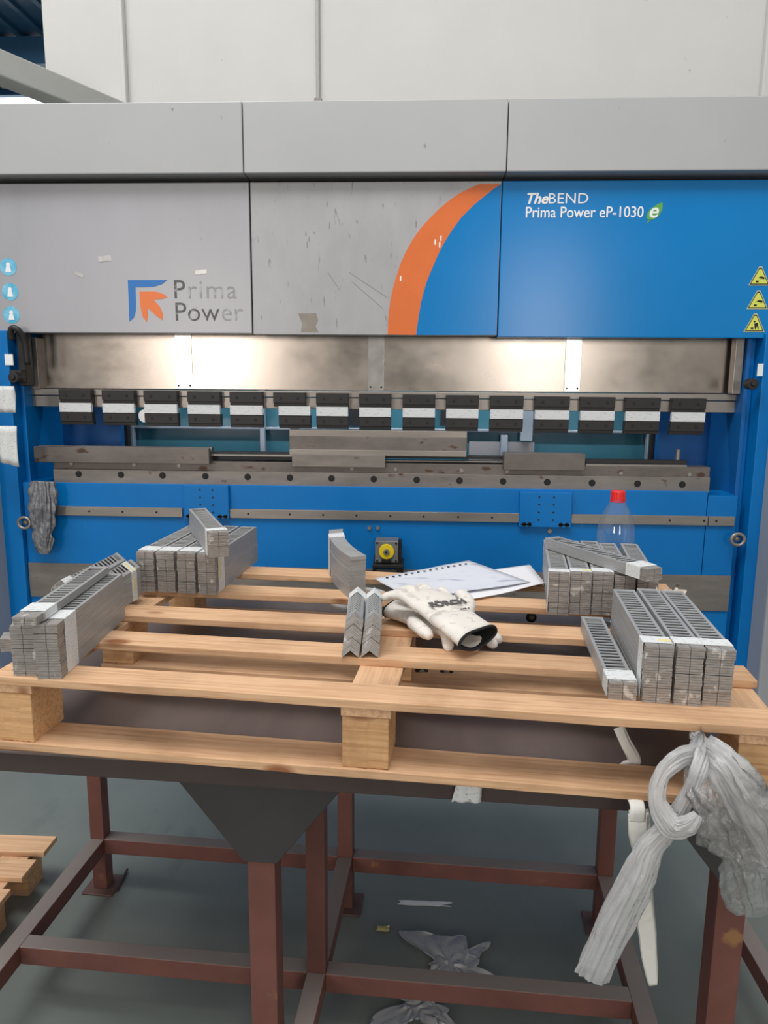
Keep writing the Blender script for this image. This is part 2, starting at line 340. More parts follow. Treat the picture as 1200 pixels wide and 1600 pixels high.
# ------------------------------------------------------------------ setting
struct('floor', M['floor'], lambda b: box(b, -9, 6, -9, 12, -.1, 0))
struct('wall_back', M['wall'], lambda b: (box(b, -1.81, 2.6, 4.8, 5.0, 0, 5.2), box(b, -2.29, -1.81, 4.76, 5.0, 0, 5.2)))
struct('trim_1', M['wall'], lambda b: box(b, -1.83, -1.80, 4.745, 4.8, 0, 5.2), bevel=.01)
struct('trim_2', M['wall'], lambda b: box(b, 1.955, 2.0, 4.75, 4.8, 0, 5.2), bevel=.01)
def wf(b):   # wall behind the viewer with daylight openings
    xs = [(-9, -7.6), (-6.2, -4.8), (-3.0, 1.3), (2.9, 6)]
    for x0, x1 in xs: box(b, x0, x1, -7.3, -7.1, 0, 5)
    for x0, x1 in [(-7.6, -6.2), (-4.8, -3.0), (1.3, 2.9)]: box(b, x0, x1, -7.3, -7.1, 0, 1.0); box(b, x0, x1, -7.3, -7.1, 3.9, 5)
struct('wall_front', M['wall'], wf)
struct('wall_right', M['wall'], lambda b: box(b, 4.6, 4.8, -7.1, 5.0, 0, 5.2))
def rf(b):
    box(b, -9, -2.6, 8.0, 11.0, 5.62, 5.68)
    for x in [-8.4+.3*k for k in range(20)]: box(b, x, x+.06, 8.0, 11.0, 5.58, 5.62)
struct('ceiling', M['roofblue'], rf)
struct('trim_3', M['roofblue'], lambda b: (box(b, -9, -2.6, 9.3, 9.5, 5.28, 5.58), box(b, -9, -2.6, 10.9, 11.0, 5.52, 5.6)))
wm = bpy.data.materials.new('daylit_window'); wm.use_nodes = True; q_ = wm.node_tree.nodes['Principled BSDF']
q_.inputs['Base Color'].default_value = (.9, .95, 1, 1); q_.inputs['Emission Color'].default_value = (.95, .98, 1, 1); q_.inputs['Emission Strength'].default_value = 1.3
struct('window_1', wm, lambda b: box(b, -9, -4.6, 11.2, 11.25, 4.2, 5.75))
struct('wall_left', M['wall'], lambda b: (box(b, -9, -2.4, 11.26, 11.4, 0, 5.8), box(b, -9, -4.6, 11.15, 11.26, 0, 4.2)))
# grey beam that runs from the wall towards the left
def beamf(b):
    p0 = atY(188, 176, 4.74); p1 = atY(-60, 42, 3.85)
    z1, z0 = 3.24, 3.11
    d = Vector((p1.x-p0.x, p1.y-p0.y, 0)).normalized(); n = Vector((-d.y, d.x, 0))*.07
    q0 = Vector((p0.x, p0.y, 0)); q1 = q0 + d*2.2
    pts = [q0-n, q1-n, q1+n, q0+n]
    prism(b, [(p.x, p.y) for p in pts], z0, z1, 'Z')
struct('trim_4', M['beam'], beamf, bevel=.008)
pp = thing('conduit_pipe', 'thin white conduit pipe running down the white wall above the machine', 'pipe', (-.64, 4.78, 3.0))
bm = bmesh.new(); cyl(bm, (0, 0, -.6), .012, 2.8, 'Z'); obj('pipe', bm, M['beam'], pp, smooth=False)
for z in (.25, 1.2):
    bm = bmesh.new(); box(bm, -.022, .022, -.014, .02, z, z+.03); obj('pipe_clip', bm, M['steel'], pp, bevel=.002)

# ------------------------------------------------------------------ press brake
PB = thing('press_brake', 'large blue and silver press brake bending machine filling the background', 'machine')
X0, XA, XB, X1 = -2.06, -.749, .334, 1.62
YP = 3.35
# top fascia, three panels
for a, b_ in ((X0-.05, XA-.012), (XA-.008, XB+.008), (XB+.012, X1+.05)):
    part('fascia_panel', PB, M['fascia'], lambda b, a=a, b_=b_: box(b, a, b_, 3.29, 4.1, 2.468, 2.75), bevel=.004)
part('fascia_gap_strip', PB, M['blackhole'], lambda b: box(b, X0, X1, 3.42, 3.9, 2.44, 2.47))
# cover panels
cp1 = part('cover_panel', PB, M['silver'], lambda b: box(b, X0, XA-.003, YP, YP+.06, 1.812, 2.447), bevel=.003, label='scuffed silver cover panel with a worn emblem and lettering')
cp2 = part('cover_panel', PB, M['silver_worn'], lambda b: box(b, XA+.003, XB-.002, YP, YP+.06, 1.808, 2.447), bevel=.003, label='scratched silver cover panel with an orange and blue sweep')
cp3 = part('cover_panel', PB, M['blue_gloss'], lambda b: box(b, XB+.002, X1, YP, YP+.06, 1.802, 2.447), bevel=.003, label='glossy blue cover panel with white lettering')
def px(x, y, Y=YP): 
    p = atY(x, y, Y); return (p.x, p.z)
def c2(lst): return [px(400+a/3, 160+b/3) for a, b in lst]
outer = [(1050, 382), (1000, 403), (950, 428), (905, 460), (860, 498), (815, 542), (770, 592), (733, 645), (700, 705), (675, 762), (655, 825), (640, 880), (629, 935), (620, 1010), (617, 1088)]
inner = [(1150, 382), (1115, 405), (1080, 432), (1020, 482), (962, 540), (918, 600), (880, 662), (848, 725), (820, 792), (800, 840), (785, 892), (772, 945), (763, 1000), (750, 1090)]
part('orange_sweep', cp2, M['orange'], lambda b: prism(b, c2(outer+inner[::-1]), YP-.0012, YP+.001))
part('blue_sweep', cp2, M['blue_gloss'], lambda b: prism(b, [(x, z) for x, z in c2(inner)]+[(XB-.004, 1.811), (XB-.004, 2.444)], YP-.0010, YP+.001))
# scuff marks that scratched the paint
scm = mat('scratch', srgb(140, 138, 137), .5)
rnd = random.Random(3)
for (x, y) in [(478, 365), (480, 382), (483, 374), (515, 352), (650, 350), (672, 372)]:
    p = px(x, y); hh = .006+rnd.random()*.012; part('scratch_mark', cp2, scm, lambda b: box(b, p[0]-.0022, p[0]+.0022, YP-.0009, YP+.001, p[1]-hh, p[1]+hh))
for (x, y) in [(680, 378), (689, 372), (687, 382), (626, 435)]:
    p = px(x, y); part('paint_chip', cp2, M['white'], lambda b: box(b, p[0]-.003, p[0]+.003, YP-.0016, YP+.001, p[1]-.012, p[1]+.010))
for (x, y, x2, y2) in [(545, 425, 605, 465), (550, 440, 598, 482), (512, 425, 532, 455), (525, 330, 532, 352)]:
    a = px(x, y); c = px(x2, y2); n = .0009
    part('scratch_mark', cp2, scm, lambda b: prism(b, [(a[0]-n, a[1]-n), (a[0]+n, a[1]+n), (c[0]+n, c[1]+n), (c[0]-n, c[1]-n)], YP-.0009, YP+.001))
part('worn_patch', cp2, mat('bare_patch', srgb(150, 142, 134), .5, .2, var=.2, vscale=30), lambda b: prism(b, [px(466, 490), px(494, 489), px(497, 500), px(493, 510), px(498, 519), px(470, 519), px(472, 505)], YP-.0008, YP+.001))
# emblem
def z7(lst): return [px(180+a*.18333, 400+b*.18333) for a, b in lst]
part('emblem_corner', cp1, M['logo_blue'], lambda b: prism(b, z7([(108, 205), (445, 203), (400, 240), (330, 262), (250, 266), (172, 266), (178, 400), (176, 470), (160, 525), (122, 560)]), YP-.0012, YP+.001))
part('emblem_arrow', cp1, M['logo_orange'], lambda b: prism(b, z7([(208, 303), (350, 303), (415, 325), (445, 352), (400, 366), (325, 372), (380, 430), (410, 500), (405, 548), (350, 510), (275, 440), (277, 500), (272, 565), (235, 520), (215, 430)]), YP-.0012, YP+.001))
p = px(270, 466); text_part('lettering', 'P', cp1, M['ink'], p[0], YP-.001, p[1], .115, bold=-.0005)
q = px(292, 466); text_part('faded_lettering', 'rima', cp1, M['ink_faint'], q[0], YP-.001, q[1], .115, bold=-.0008, sp=1.10)
p = px(272, 501); text_part('lettering', 'Pow', cp1, M['ink'], p[0], YP-.001, p[1], .115, bold=-.0008, sp=1.02)
q = px(345, 501); text_part('faded_lettering', 'er', cp1, M['ink_faint'], q[0], YP-.001, q[1], .115, bold=-.0010)
def loose(b):
    for (x, y, w_, h_, a) in [(164, 404, 20, 8, .1), (124, 429, 14, 5, -.4), (314, 425, 18, 6, .08)]:
        c = px(x, y); k = 1/345
        pts = [(-w_/2, -h_/2), (w_/2, -h_/2), (w_/2, h_/2), (-w_/2, h_/2)]
        prism(b, [(c[0]+(u*math.cos(a)-v*math.sin(a))*k, c[1]+(u*math.sin(a)+v*math.cos(a))*k) for u, v in pts], YP-.0015, YP+.001)
part('tape_scrap', cp1, mat('tape_scrap', srgb(196, 196, 196), .3, .3, var=.2, vscale=60), loose)
# lettering on blue
p = px(820, 318); text_part('lettering', 'The', cp3, M['white'], p[0], YP-.001, p[1], .060, shear=.28, bold=.0018)
p = px(855, 318); text_part('lettering', 'BEND', cp3, M['white'], p[0], YP-.001, p[1], .060, bold=-.0002, sx=1.12)
p = px(820, 340); text_part('lettering', 'Prima Power eP-1030', cp3, M['white'], p[0], YP-.001, p[1], .063, bold=.0004, sx=.895)
def c3(lst): return [px(800+a/3, 160+b/3) for a, b in lst]
lf = part('leaf_emblem', cp3, M['green'], lambda b: prism(b, c3([(705, 468), (680, 478), (650, 498), (634, 520), (630, 540), (640, 552), (660, 550), (685, 535), (700, 512), (706, 490)]), YP-.0010, YP+.001))
part('leaf_stem', cp3, M['green'], lambda b: prism(b, c3([(642, 548), (636, 556), (630, 572), (636, 566), (646, 552)]), YP-.0010, YP+.001))
p = px(1012, 340); text_part('lettering', 'e', cp3, M['white'], p[0], YP-.0014, p[1], .085, shear=.25, bold=.0012)
# blue round stickers, yellow triangles
for x, y in ((13, 417), (16, 456), (18, 492)):
    p = px(x, y)
    s = part('round_sticker', cp1, M['sticker_blue'], lambda b, p=p: cyl(b, (p[0], YP-.0012, p[1]), .038, .002, 'Y', 28))
    part('sticker_figure', s, M['white'], lambda b, p=p: (cyl(b, (p[0], YP-.0020, p[1]+.010), .009, .002, 'Y', 14), prism(b, [(p[0]-.014, p[1]-.022), (p[0]+.013, p[1]-.022), (p[0]+.008, p[1]+.002), (p[0]-.009, p[1]+.002)], YP-.0020, YP)))
tris = [(1187, 434), (1184, 471), (1179, 507)]
for k, (x, y) in enumerate(tris):
    p = px(x, y); 
    def tri(s, dx=0, dz=0): return [(p[0]+dx-.045*s, p[1]+dz-.032*s), (p[0]+dx+.045*s, p[1]+dz-.032*s), (p[0]+dx+.006*s, p[1]+dz+.046*s), (p[0]+dx-.006*s, p[1]+dz+.046*s)]
    a = part('warning_triangle', cp3, mat('sticker_rim', srgb(190, 194, 150), .4), lambda b: prism(b, tri(1.0), YP-.0012, YP+.001))
    part('triangle_border', a, M['blackhole'], lambda b: prism(b, tri(.88), YP-.0017, YP))
    part('triangle_field', a, M['yellow'], lambda b: prism(b, tri(.76), YP-.0022, YP))
    def pic(b, k=k):
        x_, z_ = p
        box(b, x_-.016, x_-.004, YP-.0027, YP, z_-.020, z_-.012)
        if k < 2: prism(b, [(x_-.008, z_-.001), (x_+.018, z_-.006), (x_+.020, z_+.002), (x_+.004, z_+.006)], YP-.0027, YP)
        else:
            prism(b, [(x_+.002, z_-.02), (x_+.006, z_-.02), (x_+.010, z_-.005), (x_+.014, z_-.02), (x_+.018, z_-.02), (x_+.012, z_+.008), (x_-.002, z_+.004), (x_-.002, z_)], YP-.0027, YP)
            cyl(b, (x_-.002, YP-.0027, z_+.012), .004, .002, 'Y', 10)
    part('pictogram', a, M['blackhole'], pic)
# ram
YR = 3.50
zr1 = 1.86; zr0 = atY(600, 611, YR).z
xl = atY(62, 560, YR).x; xr = atY(1150, 560, YR).x
ram = part('ram_plate', PB, M['stainless'], lambda b: box(b, xl, xr, YR, YR+.09, zr0, zr1), bevel=.003)
for (xa, xb) in ((274, 300), (575, 600), (883, 908)):
    a = atY(xa, 570, YR-.006).x; b_ = atY(xb, 570, YR-.006).x
    s = part('ram_strap', ram, M['strap'], lambda b: box(b, a, b_, YR-.006, YR+.002, zr0+.003, zr1-.02), bevel=.0015)
    part('strap_screw', s, M['black'], lambda b: (cyl(b, (a+.012, YR-.008, zr0+.018), .005, .004, 'Y', 10), cyl(b, (b_-.012, YR-.008, zr0+.018), .005, .004, 'Y', 10)))
zb1, zb0 = atY(600, 612, 3.47).z, atY(600, 640, 3.47).z
xbl, xbr = atY(45, 630, 3.47).x, atY(1152, 630, 3.47).x
part('punch_holder_rail', PB, M['steel_light'], lambda b: (box(b, xbl, xbr, 3.47, 3.58, zb1-.028, zb1), box(b, xbl, xbr, 3.475, 3.57, zb0, zb1-.031)), bevel=.002)
# punch clamps
cl_px = [(93, 143), (160, 210), (225, 277), (293, 344), (359, 410), (427, 477), (494, 544), (561, 611), (629, 680), (697, 748), (766, 818), (836, 890), (907, 961), (978, 1032), (1050, 1103)]
YC = 3.43
for i, (a, b_) in enumerate(cl_px):
    cx = (a+b_)/2; yt = 608.5 + (cx-118)*(622.5-608.5)/(1076-118)
    xa = atY(a, 640, YC).x; xb = atY(b_, 640, YC).x; zt = atY(cx, yt, YC).z; wd = xb-xa
    k = 1/335
    sh = .024 if i == 5 else 0.
    root = part('punch_clamp', PB, M['black'], lambda b: (box(b, xa, xb, YC, YC+.045, zt-16*k, zt), box(b, xa, xb, YC+.012, YC+.045, zt-22*k, zt-15.5*k)), bevel=.0015)
    part('clamp_body', root, M['black'], lambda b: (box(b, xa+sh, xb+sh, YC+.002, YC+.04, zt-50*k, zt-35*k), box(b, xa+sh, xb+sh, YC+.012, YC+.04, zt-55*k, zt-50*k)), bevel=.0015)
    part('clamp_label', root, M['label'], lambda b: box(b, xa+sh+.001, xb+sh-.001, YC-.002, YC+.02, zt-35*k, zt-21*k), bevel=.0006)
    for xx in (xa+.035, xb-.035):
        part('clamp_screw', root, M['blackhole'], lambda b: cyl(b, (xx, YC-.002, zt-.026), .0065, .006, 'Y', 12))
        part('clamp_screw', root, M['blackhole'], lambda b: cyl(b, (xx+sh, YC, zt-.128), .0065, .006, 'Y', 12))
part('clamp_tag', PB, M['white'], lambda b: cyl(b, (atY(226, 650, 3.46).x, 3.46, atY(226, 650, 3.46).z), .03, .004, 'Y', 24))
# clear spacer blocks between some clamps
for (x, y, w_) in ((458, 657, 14), (660, 640, 16), (727, 657, 16), (856, 648, 10)):
    p = atY(x, y, 3.47); part('spacer_block', PB, M['alu'], lambda b: box(b, p.x-w_/690, p.x+w_/690, 3.47, 3.52, p.z-.04, p.z+.04), bevel=.002)
# rear of the throat: blue side plates, framed window, dark gaps
YB = 3.75
def rect(b, x0, y0, x1, y1, Y, t=.04, Yo=0):
    a = atY(x0, y0, Y); c = atY(x1, y1, Y); box(b, a.x, c.x, Y, Y+t, c.z, a.z)
part('throat_side_plate', PB, M['blue_dark'], lambda b: rect(b, 30, 600, 196, 800, YB))
part('throat_side_plate', PB, M['blue_dark'], lambda b: rect(b, 1034, 600, 1175, 800, YB))
for xa, xb in ((190, 206), (1024, 1040)): part('throat_shadow_strip', PB, M['dark_in'], lambda b: rect(b, xa, 600, xb, 800, YB+.06))  # dark strips painted in for the shadow in the gaps
YW = 4.0
part('rear_window', PB, M['teal'], lambda b: rect(b, 190, 560, 1045, 790, YW+.05, .01))
part('rear_window_frame', PB, M['alu'], lambda b: (rect(b, 196, 665, 1030, 678, YW), rect(b, 196, 665, 214, 790, YW-.01), rect(b, 1013, 665, 1030, 790, YW-.01), rect(b, 403, 560, 416, 790, YW-.02), rect(b, 783, 680, 790, 790, YW-.015), rect(b, 818, 560, 832, 690, YW-.02)), bevel=.004)
part('rear_grey_sheet', PB, M['grey_door'], lambda b: rect(b, 733, 690, 831, 790, YW+.02, .01))
for xa, xb in ((545, 561), (690, 696)): part('rear_dark_slot', PB, M['dark_in'], lambda b: rect(b, xa, 560, xb, 665, YW+.02, .01))
# backgauge
part('backgauge_beam', PB, M['steel'], lambda b: rect(b, 480, 682, 560, 700, 3.9, .05))
# dies and die rails
def bar(name, x0, x1, yt, yb, Y, t, m_, sl=True, vg=False, label=None):
    a = atY(x0, yt, Y); c = atY(x1, yt, Y); z1 = a.z; z0 = atY(x0, yb, Y).z
    def f(b):
        if vg: # V groove on top
            h = min(.018, (z1-z0)*.5); prism(b, [(Y, z0), (Y+t, z0), (Y+t, z1), (Y+t*.62, z1), (Y+t*.5, z1-h), (Y+t*.38, z1), (Y, z1)], a.x, c.x, 'X')
        else: box(b, a.x, c.x, Y, Y+t, z0, z1)
    return part(name, PB, m_, f, bevel=.0015, label=label)
rail = bar('die_clamp_rail', 83, 1111, 733, 756, 3.38, .10, M['steel'])
for x in (123, 189, 254, 321, 387, 453, 518, 584, 651, 718, 786, 855, 925, 996, 1066):
    yy = 740.5 + (x-123)*.0175
    p = atY(x, yy, 3.38)
    part('rail_bolt', rail, M['blackhole'], lambda b: (cyl(b, (p.x, 3.378, p.z), .015, .004, 'Y', 20), cyl(b, (p.x, 3.376, p.z), .009, .004, 'Y', 6)))
bar('die_base', 83, 1111, 717.5, 733, 3.41, .08, M['die'])
db = PB
for x in (112, 210, 280, 550, 618, 721, 792, 970, 1077):
    p = atY(x, 724+(x-112)*.018, 3.41); part('die_screw', PB, M['steel_light'], lambda b: cyl(b, (p.x, 3.405, p.z), .009, .008, 'Y', 12))
bar('lower_die', 52, 326, 697.5, 722, 3.36, .08, M['die'], vg=True)
bar('lower_die', 326, 460, 706, 718, 3.44, .06, M['black'])
bar('lower_die', 326, 460, 709.5, 712.5, 3.40, .03, M['steel_light'])
bar('lower_die', 452, 730, 671, 681, 3.44, .06, M['steel_light'])
bar('lower_die', 452, 730, 681, 702, 3.42, .08, M['die'])
bar('lower_die', 452, 729, 702, 711, 3.40, .09, M['steel_light'])
bar('lower_die', 456, 602, 710, 729, 3.38, .09, M['steel'], vg=True)
bar('lower_die', 602, 788, 711, 716, 3.44, .05, M['black'])
bar('lower_die', 602, 788, 719, 721, 3.42, .05, M['steel_light'])
bar('lower_die', 602, 788, 722, 728, 3.43, .05, M['black'])
bar('lower_die', 788, 915, 708, 734, 3.37, .08, M['die'], vg=True)
bar('lower_die', 915, 1074, 718, 724, 3.44, .05, M['black'])
bar('lower_die', 915, 1074, 725, 728, 3.42, .05, M['steel_light'])
p = atY(1059, 714, 3.5); part('stop_pin', PB, M['steel_light'], lambda b: cyl(b, (p.x, 3.5, p.z-.04), .010, .075, 'Z', 14))
# bed
XL, XR = -1.86, 1.434
part('bed', PB, M['blue'], lambda b: (box(b, XL, 1.30, 3.36, 3.55, .16, 1.128), box(b, 1.303, XR, 3.36, 3.55, .16, 1.110)), bevel=.002)
st = part('bed_guide_strip', PB, M['steel_light'], lambda b: [box(b, atY(x0, 800, 3.35).x, atY(x1, 800, 3.35).x, 3.347, 3.365, .975, 1.018) for x0, x1 in ((78, 285), (359, 813), (893, 1107), (1108, 1149))], bevel=.002)
part('guide_strip_holes', st, M['blackhole'], lambda b: [cyl(b, (atY(x, 800, 3.35).x, 3.346, .997), .005, .003, 'Y', 10) for x in (140, 192, 245, 388, 453, 505, 557, 610, 662, 716, 769, 1047, 1101, 1120)])
for (x0, x1, y0, y1) in ((286, 358, 759, 812), (813, 892, 770, 825)):
    a = atY(x0, y0, 3.335); c = atY(x1, y1, 3.335)
    pl = part('bed_blue_bracket', PB, M['blue'], lambda b: box(b, a.x, c.x, 3.335, 3.365, c.z, a.z+.004), bevel=.003)
    part('bracket_holes', pl, M['blackhole'], lambda b: ([cyl(b, (a.x+(c.x-a.x)*u, 3.334, a.z-.018-.035*v), .0045, .003, 'Y', 8) for u in (.37, .65) for v in range(4)], [cyl(b, (a.x+(c.x-a.x)*u, 3.333, c.z+.014), .010, .004, 'Y', 12) for u in (.10, .2, .8, .92)], box(b, a.x+.008, a.x+.055, 3.333, 3.34, c.z+.011, c.z+.017), box(b, c.x-.055, c.x-.008, 3.333, 3.34, c.z+.011, c.z+.017)))
part('bed_bare_band', PB, M['steel'], lambda b: box(b, XL+.003, XR-.003, 3.352, 3.362, .575, .742))
part('bed_bolt', PB, M['steel_light'], lambda b: (cyl(b, (atY(577, 825, 3.35).x, 3.35, atY(577, 825, 3.35).z), .009, .012, 'Y', 14), cyl(b, (atY(590, 825, 3.35).x, 3.35, atY(590, 825, 3.35).z), .009, .012, 'Y', 14)))
part('bed_bolt', PB, M['steel_light'], lambda b: (cyl(b, (atY(859, 830, 3.35).x, 3.35, atY(859, 830, 3.35).z), .010, .012, 'Y', 14)))
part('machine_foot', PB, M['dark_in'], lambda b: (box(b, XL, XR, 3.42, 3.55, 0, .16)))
# side frames (columns)
def colm(b, x0, x1, y0=3.33, y1=3.9): box(b, x0, x1, y0, y1, 0, 1.82)
part('side_frame', PB, M['blue'], lambda b: (colm(b, -1.955, -1.862), box(b, -1.862, -1.84, 3.40, 3.9, 0, 1.82)), bevel=.003)
part('side_frame', PB, M['blue'], lambda b: (colm(b, 1.478, 1.56), box(b, 1.44, 1.478, 3.42, 3.9, 0, 1.82)), bevel=.003)
part('side_gap', PB, M['blue_dark'], lambda b: (box(b, 1.434, 1.45, 3.40, 3.9, .9, 1.82)))
part('side_door', PB, M['grey_door'], lambda b: box(b, -2.5, -1.95, 3.20, 3.9, .05, 1.80), bevel=.01, label='light grey side door left of the blue frame')
part('side_door', PB, M['grey_door'], lambda b: box(b, 1.53, 2.1, 3.20, 3.9, .05, 1.80), bevel=.01, label='light grey side door right of the blue frame')
part('upper_body', PB, M['dark_in'], lambda b: box(b, X0, X1, 3.62, 4.1, 1.80, 2.47))
# ram guides and knobs
part('ram_guide', PB, M['black'], lambda b: (rect(b, 24, 515, 42, 603, 3.36, .07), rect(b, 14, 578, 34, 598, 3.32, .05)), bevel=.004)
part('ram_guide_plate', PB, M['steel'], lambda b: (rect(b, 40, 527, 62, 608, 3.46, .05)), bevel=.003)
part('ram_guide', PB, M['steel'], lambda b: (rect(b, 1156, 528, 1178, 612, 3.44, .05)), bevel=.004)
part('ram_guide_plate', PB, M['steel_light'], lambda b: (rect(b, 1151, 528, 1157, 616, 3.42, .05)), bevel=.003)
for (x, y) in ((24, 590), (1174, 600)):
    p = atY(x, y, 3.30); part('guide_knob', PB, M['black'], lambda b: (cyl(b, (p.x, 3.28, p.z), .024, .05, 'Y', 20), cyl(b, (p.x, 3.27, p.z), .011, .02, 'Y', 14)), bevel=.003)
p = atY(24, 520, 3.31); part('cable_elbow', PB, M['black'], lambda b: tube(b, [(p.x-.02, 3.31, p.z-.03), (p.x-.012, 3.30, p.z+.015), (p.x+.018, 3.30, p.z+.012), (p.x+.035, 3.32, p.z-.04), (p.x+.035, 3.33, p.z-.14)], .014, sub=5), smooth=True)
for (x, y, ww, hh) in ((14, 562, 13, 17), (1188, 578, 8, 18)):
    p = atY(x, y, 3.328); part('small_plate_label', PB, M['white'], lambda b: box(b, p.x-ww/690, p.x+ww/690, 3.327, 3.332, p.z-hh/690, p.z+hh/690))
# lifting rings
for x, y in ((38, 817), (1153, 843)):
    p = atY(x, y, 3.30); part('lifting_ring', PB, M['steel_light'], lambda b: (torus(b, (p.x, 3.30, p.z), .026, .007, 'Y', sx=1.1), cyl(b, (p.x, 3.305, p.z), .012, .04, 'Y', 12)), smooth=True)
# paper tags taped on the left door and grey foil hanging
for k, (x, y, ww, hh, m_) in enumerate(((12, 624, 26, 40, M['band']), (10, 694, 30, 56, M['band']))):
    p = atY(x, y, 3.19)
    bm = bmesh.new(); n = 6
    g = [[bm.verts.new((p.x+(i/n-.5)*ww/350+.01*k, 3.192-.012*abs(math.sin(i*.9+j*.4+k)), p.z+(.5-j/n)*hh/350-.01*(i/n)*(j/n)*k*2)) for i in range(n+1)] for j in range(n+1)]
    for j in range(n):
        for i in range(n): bm.faces.new([g[j][i], g[j][i+1], g[j+1][i+1], g[j+1][i]])
    o = obj('paper_tag', bm, M['band'], None, smooth=True); sm = o.modifiers.new('s', 'SOLIDIFY'); sm.thickness = .0006
    tag(o, ('small upright white paper tag on the left blue frame', 'larger crumpled white paper tag hanging below another at left edge')[k], 'tag')
bm = bmesh.new()
pts = [atY(66, 752, 3.29), atY(66, 790, 3.285), atY(66, 820, 3.29), atY(68, 845, 3.29), atY(70, 866, 3.29)]
tube(bm, pts, [.045, .05, .046, .035, .014], n=90, flat=.35, wr=.6, sub=14)
foil = obj('crumpled_foil', bm, mat('grey_bubble_wrap', srgb(140, 142, 148), .35, .3, bump=.9, bscale=70, var=.4, vscale=50), None, smooth=True)
tag(foil, 'strip of crumpled grey bubble wrap hanging at the left end of the machine bed', 'wrapping')
# dial box on black bracket
DB = thing('dial_box', 'small grey box with a round yellow dial fixed to the blue machine bed', 'dial box')
a = atY(586, 845, 3.25); c = atY(622, 880, 3.25)
part('housing', DB, M['dial_grey'], lambda b: box(b, a.x, c.x, 3.25, 3.34, c.z, a.z), bevel=.004)
part('rubber_shell', DB, M['blackhole'], lambda b: (box(b, a.x-.004, a.x+.01, 3.26, 3.345, c.z-.008, c.z+.03), box(b, c.x-.002, c.x+.014, 3.26, 3.345, c.z-.008, a.z-.01), [cyl(b, (xx, 3.247, zz), .005, .004, 'Y', 8) for xx in (a.x+.01, c.x-.01) for zz in (a.z-.01, c.z+.01)]))
cx, cz = (a.x+c.x)/2, (a.z+c.z)/2+.003
dl = part('dial', DB, M['dial_yellow'], lambda b: cyl(b, (cx, 3.238, cz), .034, .014, 'Y', 32), bevel=.002)
part('dial_hub', dl, M['dial_grey'], lambda b: cyl(b, (cx, 3.230, cz), .014, .012, 'Y', 20), bevel=.002)
part('dial_mark', dl, M['blackhole'], lambda b: (cyl(b, (cx, 3.228, cz), .006, .004, 'Y', 6), box(b, cx-.022, cx+.022, 3.240, 3.255, cz-.047, cz-.037)))
q0 = atY(582, 881, 3.24); q1 = atY(630, 893, 3.24)
part('bracket', DB, M['black'], lambda b: (box(b, q0.x, q1.x, 3.22, 3.36, q0.z-.012, q0.z), box(b, q0.x, q0.x+.012, 3.24, 3.36, q1.z-.02, q0.z-.01), box(b, q1.x-.03, q1.x, 3.24, 3.36, q1.z-.02, q0.z-.01)), bevel=.002)

# ------------------------------------------------------------------ steel table
TZ = .865; ta = R(-3.2)
TT = thing('steel_work_table', 'long steel work table with red oxide legs carrying the wooden pallet', 'table')
rotT = Matrix.Rotation(ta, 4, 'Z')
TO = Vector((-.119, 1.318, 0))
def TL(x, y, z=0): return TO + (rotT @ Vector((x, y, z)))
def tpart(name, material, fn, bevel=.002, label=None):
    o = part(name, TT, material, fn, bevel=bevel, label=label)
    c = Vector(o['_c']); o.location = TO + rotT @ c; o.rotation_euler = (0, 0, ta); return o
tpart('table_top', M['table'], lambda b: box(b, -.95, .84, -.008, 1.09, TZ-.008, TZ))
tpart('edge_channel', M['rim'], lambda b: (box(b, -.95, .84, 0, .012, TZ-.052, TZ-.008)))
tpart('edge_channel', M['rim'], lambda b: (box(b, -.95, .84, 1.07, 1.082, TZ-.052, TZ-.008)))
tpart('edge_channel', M['rim'], lambda b: (box(b, -.945, -.93, 0.012, 1.0, TZ-.052, TZ-.008)))
tpart('edge_channel', M['rim'], lambda b: (box(b, .82, .835, 0.012, 1.0, TZ-.052, TZ-.008)))
def legpos(x, y, z, Y=None):
    p = atY(x, y, Y) if Y else atZ(x, y, z)
    q = rotT.inverted() @ (p - TO); return q.x, q.y
RZ0, RZ1 = .13, .18
W = .045
bl = [legpos(153, 1306, .18), legpos(540, 1335, .18), legpos(945, 1365, .18)]
ml = legpos(496, 1520, .18)
yb = sum(q[1] for q in bl)/3+.01; ym = ml[1]+.02
xs3 = [bl[0][0]+.005, bl[1][0], bl[2][0]]
for x in xs3:
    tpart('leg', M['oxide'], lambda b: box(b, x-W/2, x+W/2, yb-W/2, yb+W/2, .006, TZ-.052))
    tpart('foot_plate', M['oxide_dark'], lambda b: box(b, x-.05, x+.05, yb-.05, yb+.05, 0, .006))
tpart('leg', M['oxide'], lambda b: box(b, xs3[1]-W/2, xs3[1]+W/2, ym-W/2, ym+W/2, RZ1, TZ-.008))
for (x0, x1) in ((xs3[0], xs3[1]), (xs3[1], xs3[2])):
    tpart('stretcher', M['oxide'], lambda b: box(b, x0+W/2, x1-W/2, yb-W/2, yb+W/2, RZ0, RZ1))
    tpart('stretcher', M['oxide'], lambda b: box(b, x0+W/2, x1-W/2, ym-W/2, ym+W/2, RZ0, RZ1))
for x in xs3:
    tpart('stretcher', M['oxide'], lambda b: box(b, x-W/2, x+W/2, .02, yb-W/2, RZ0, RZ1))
FW = .058
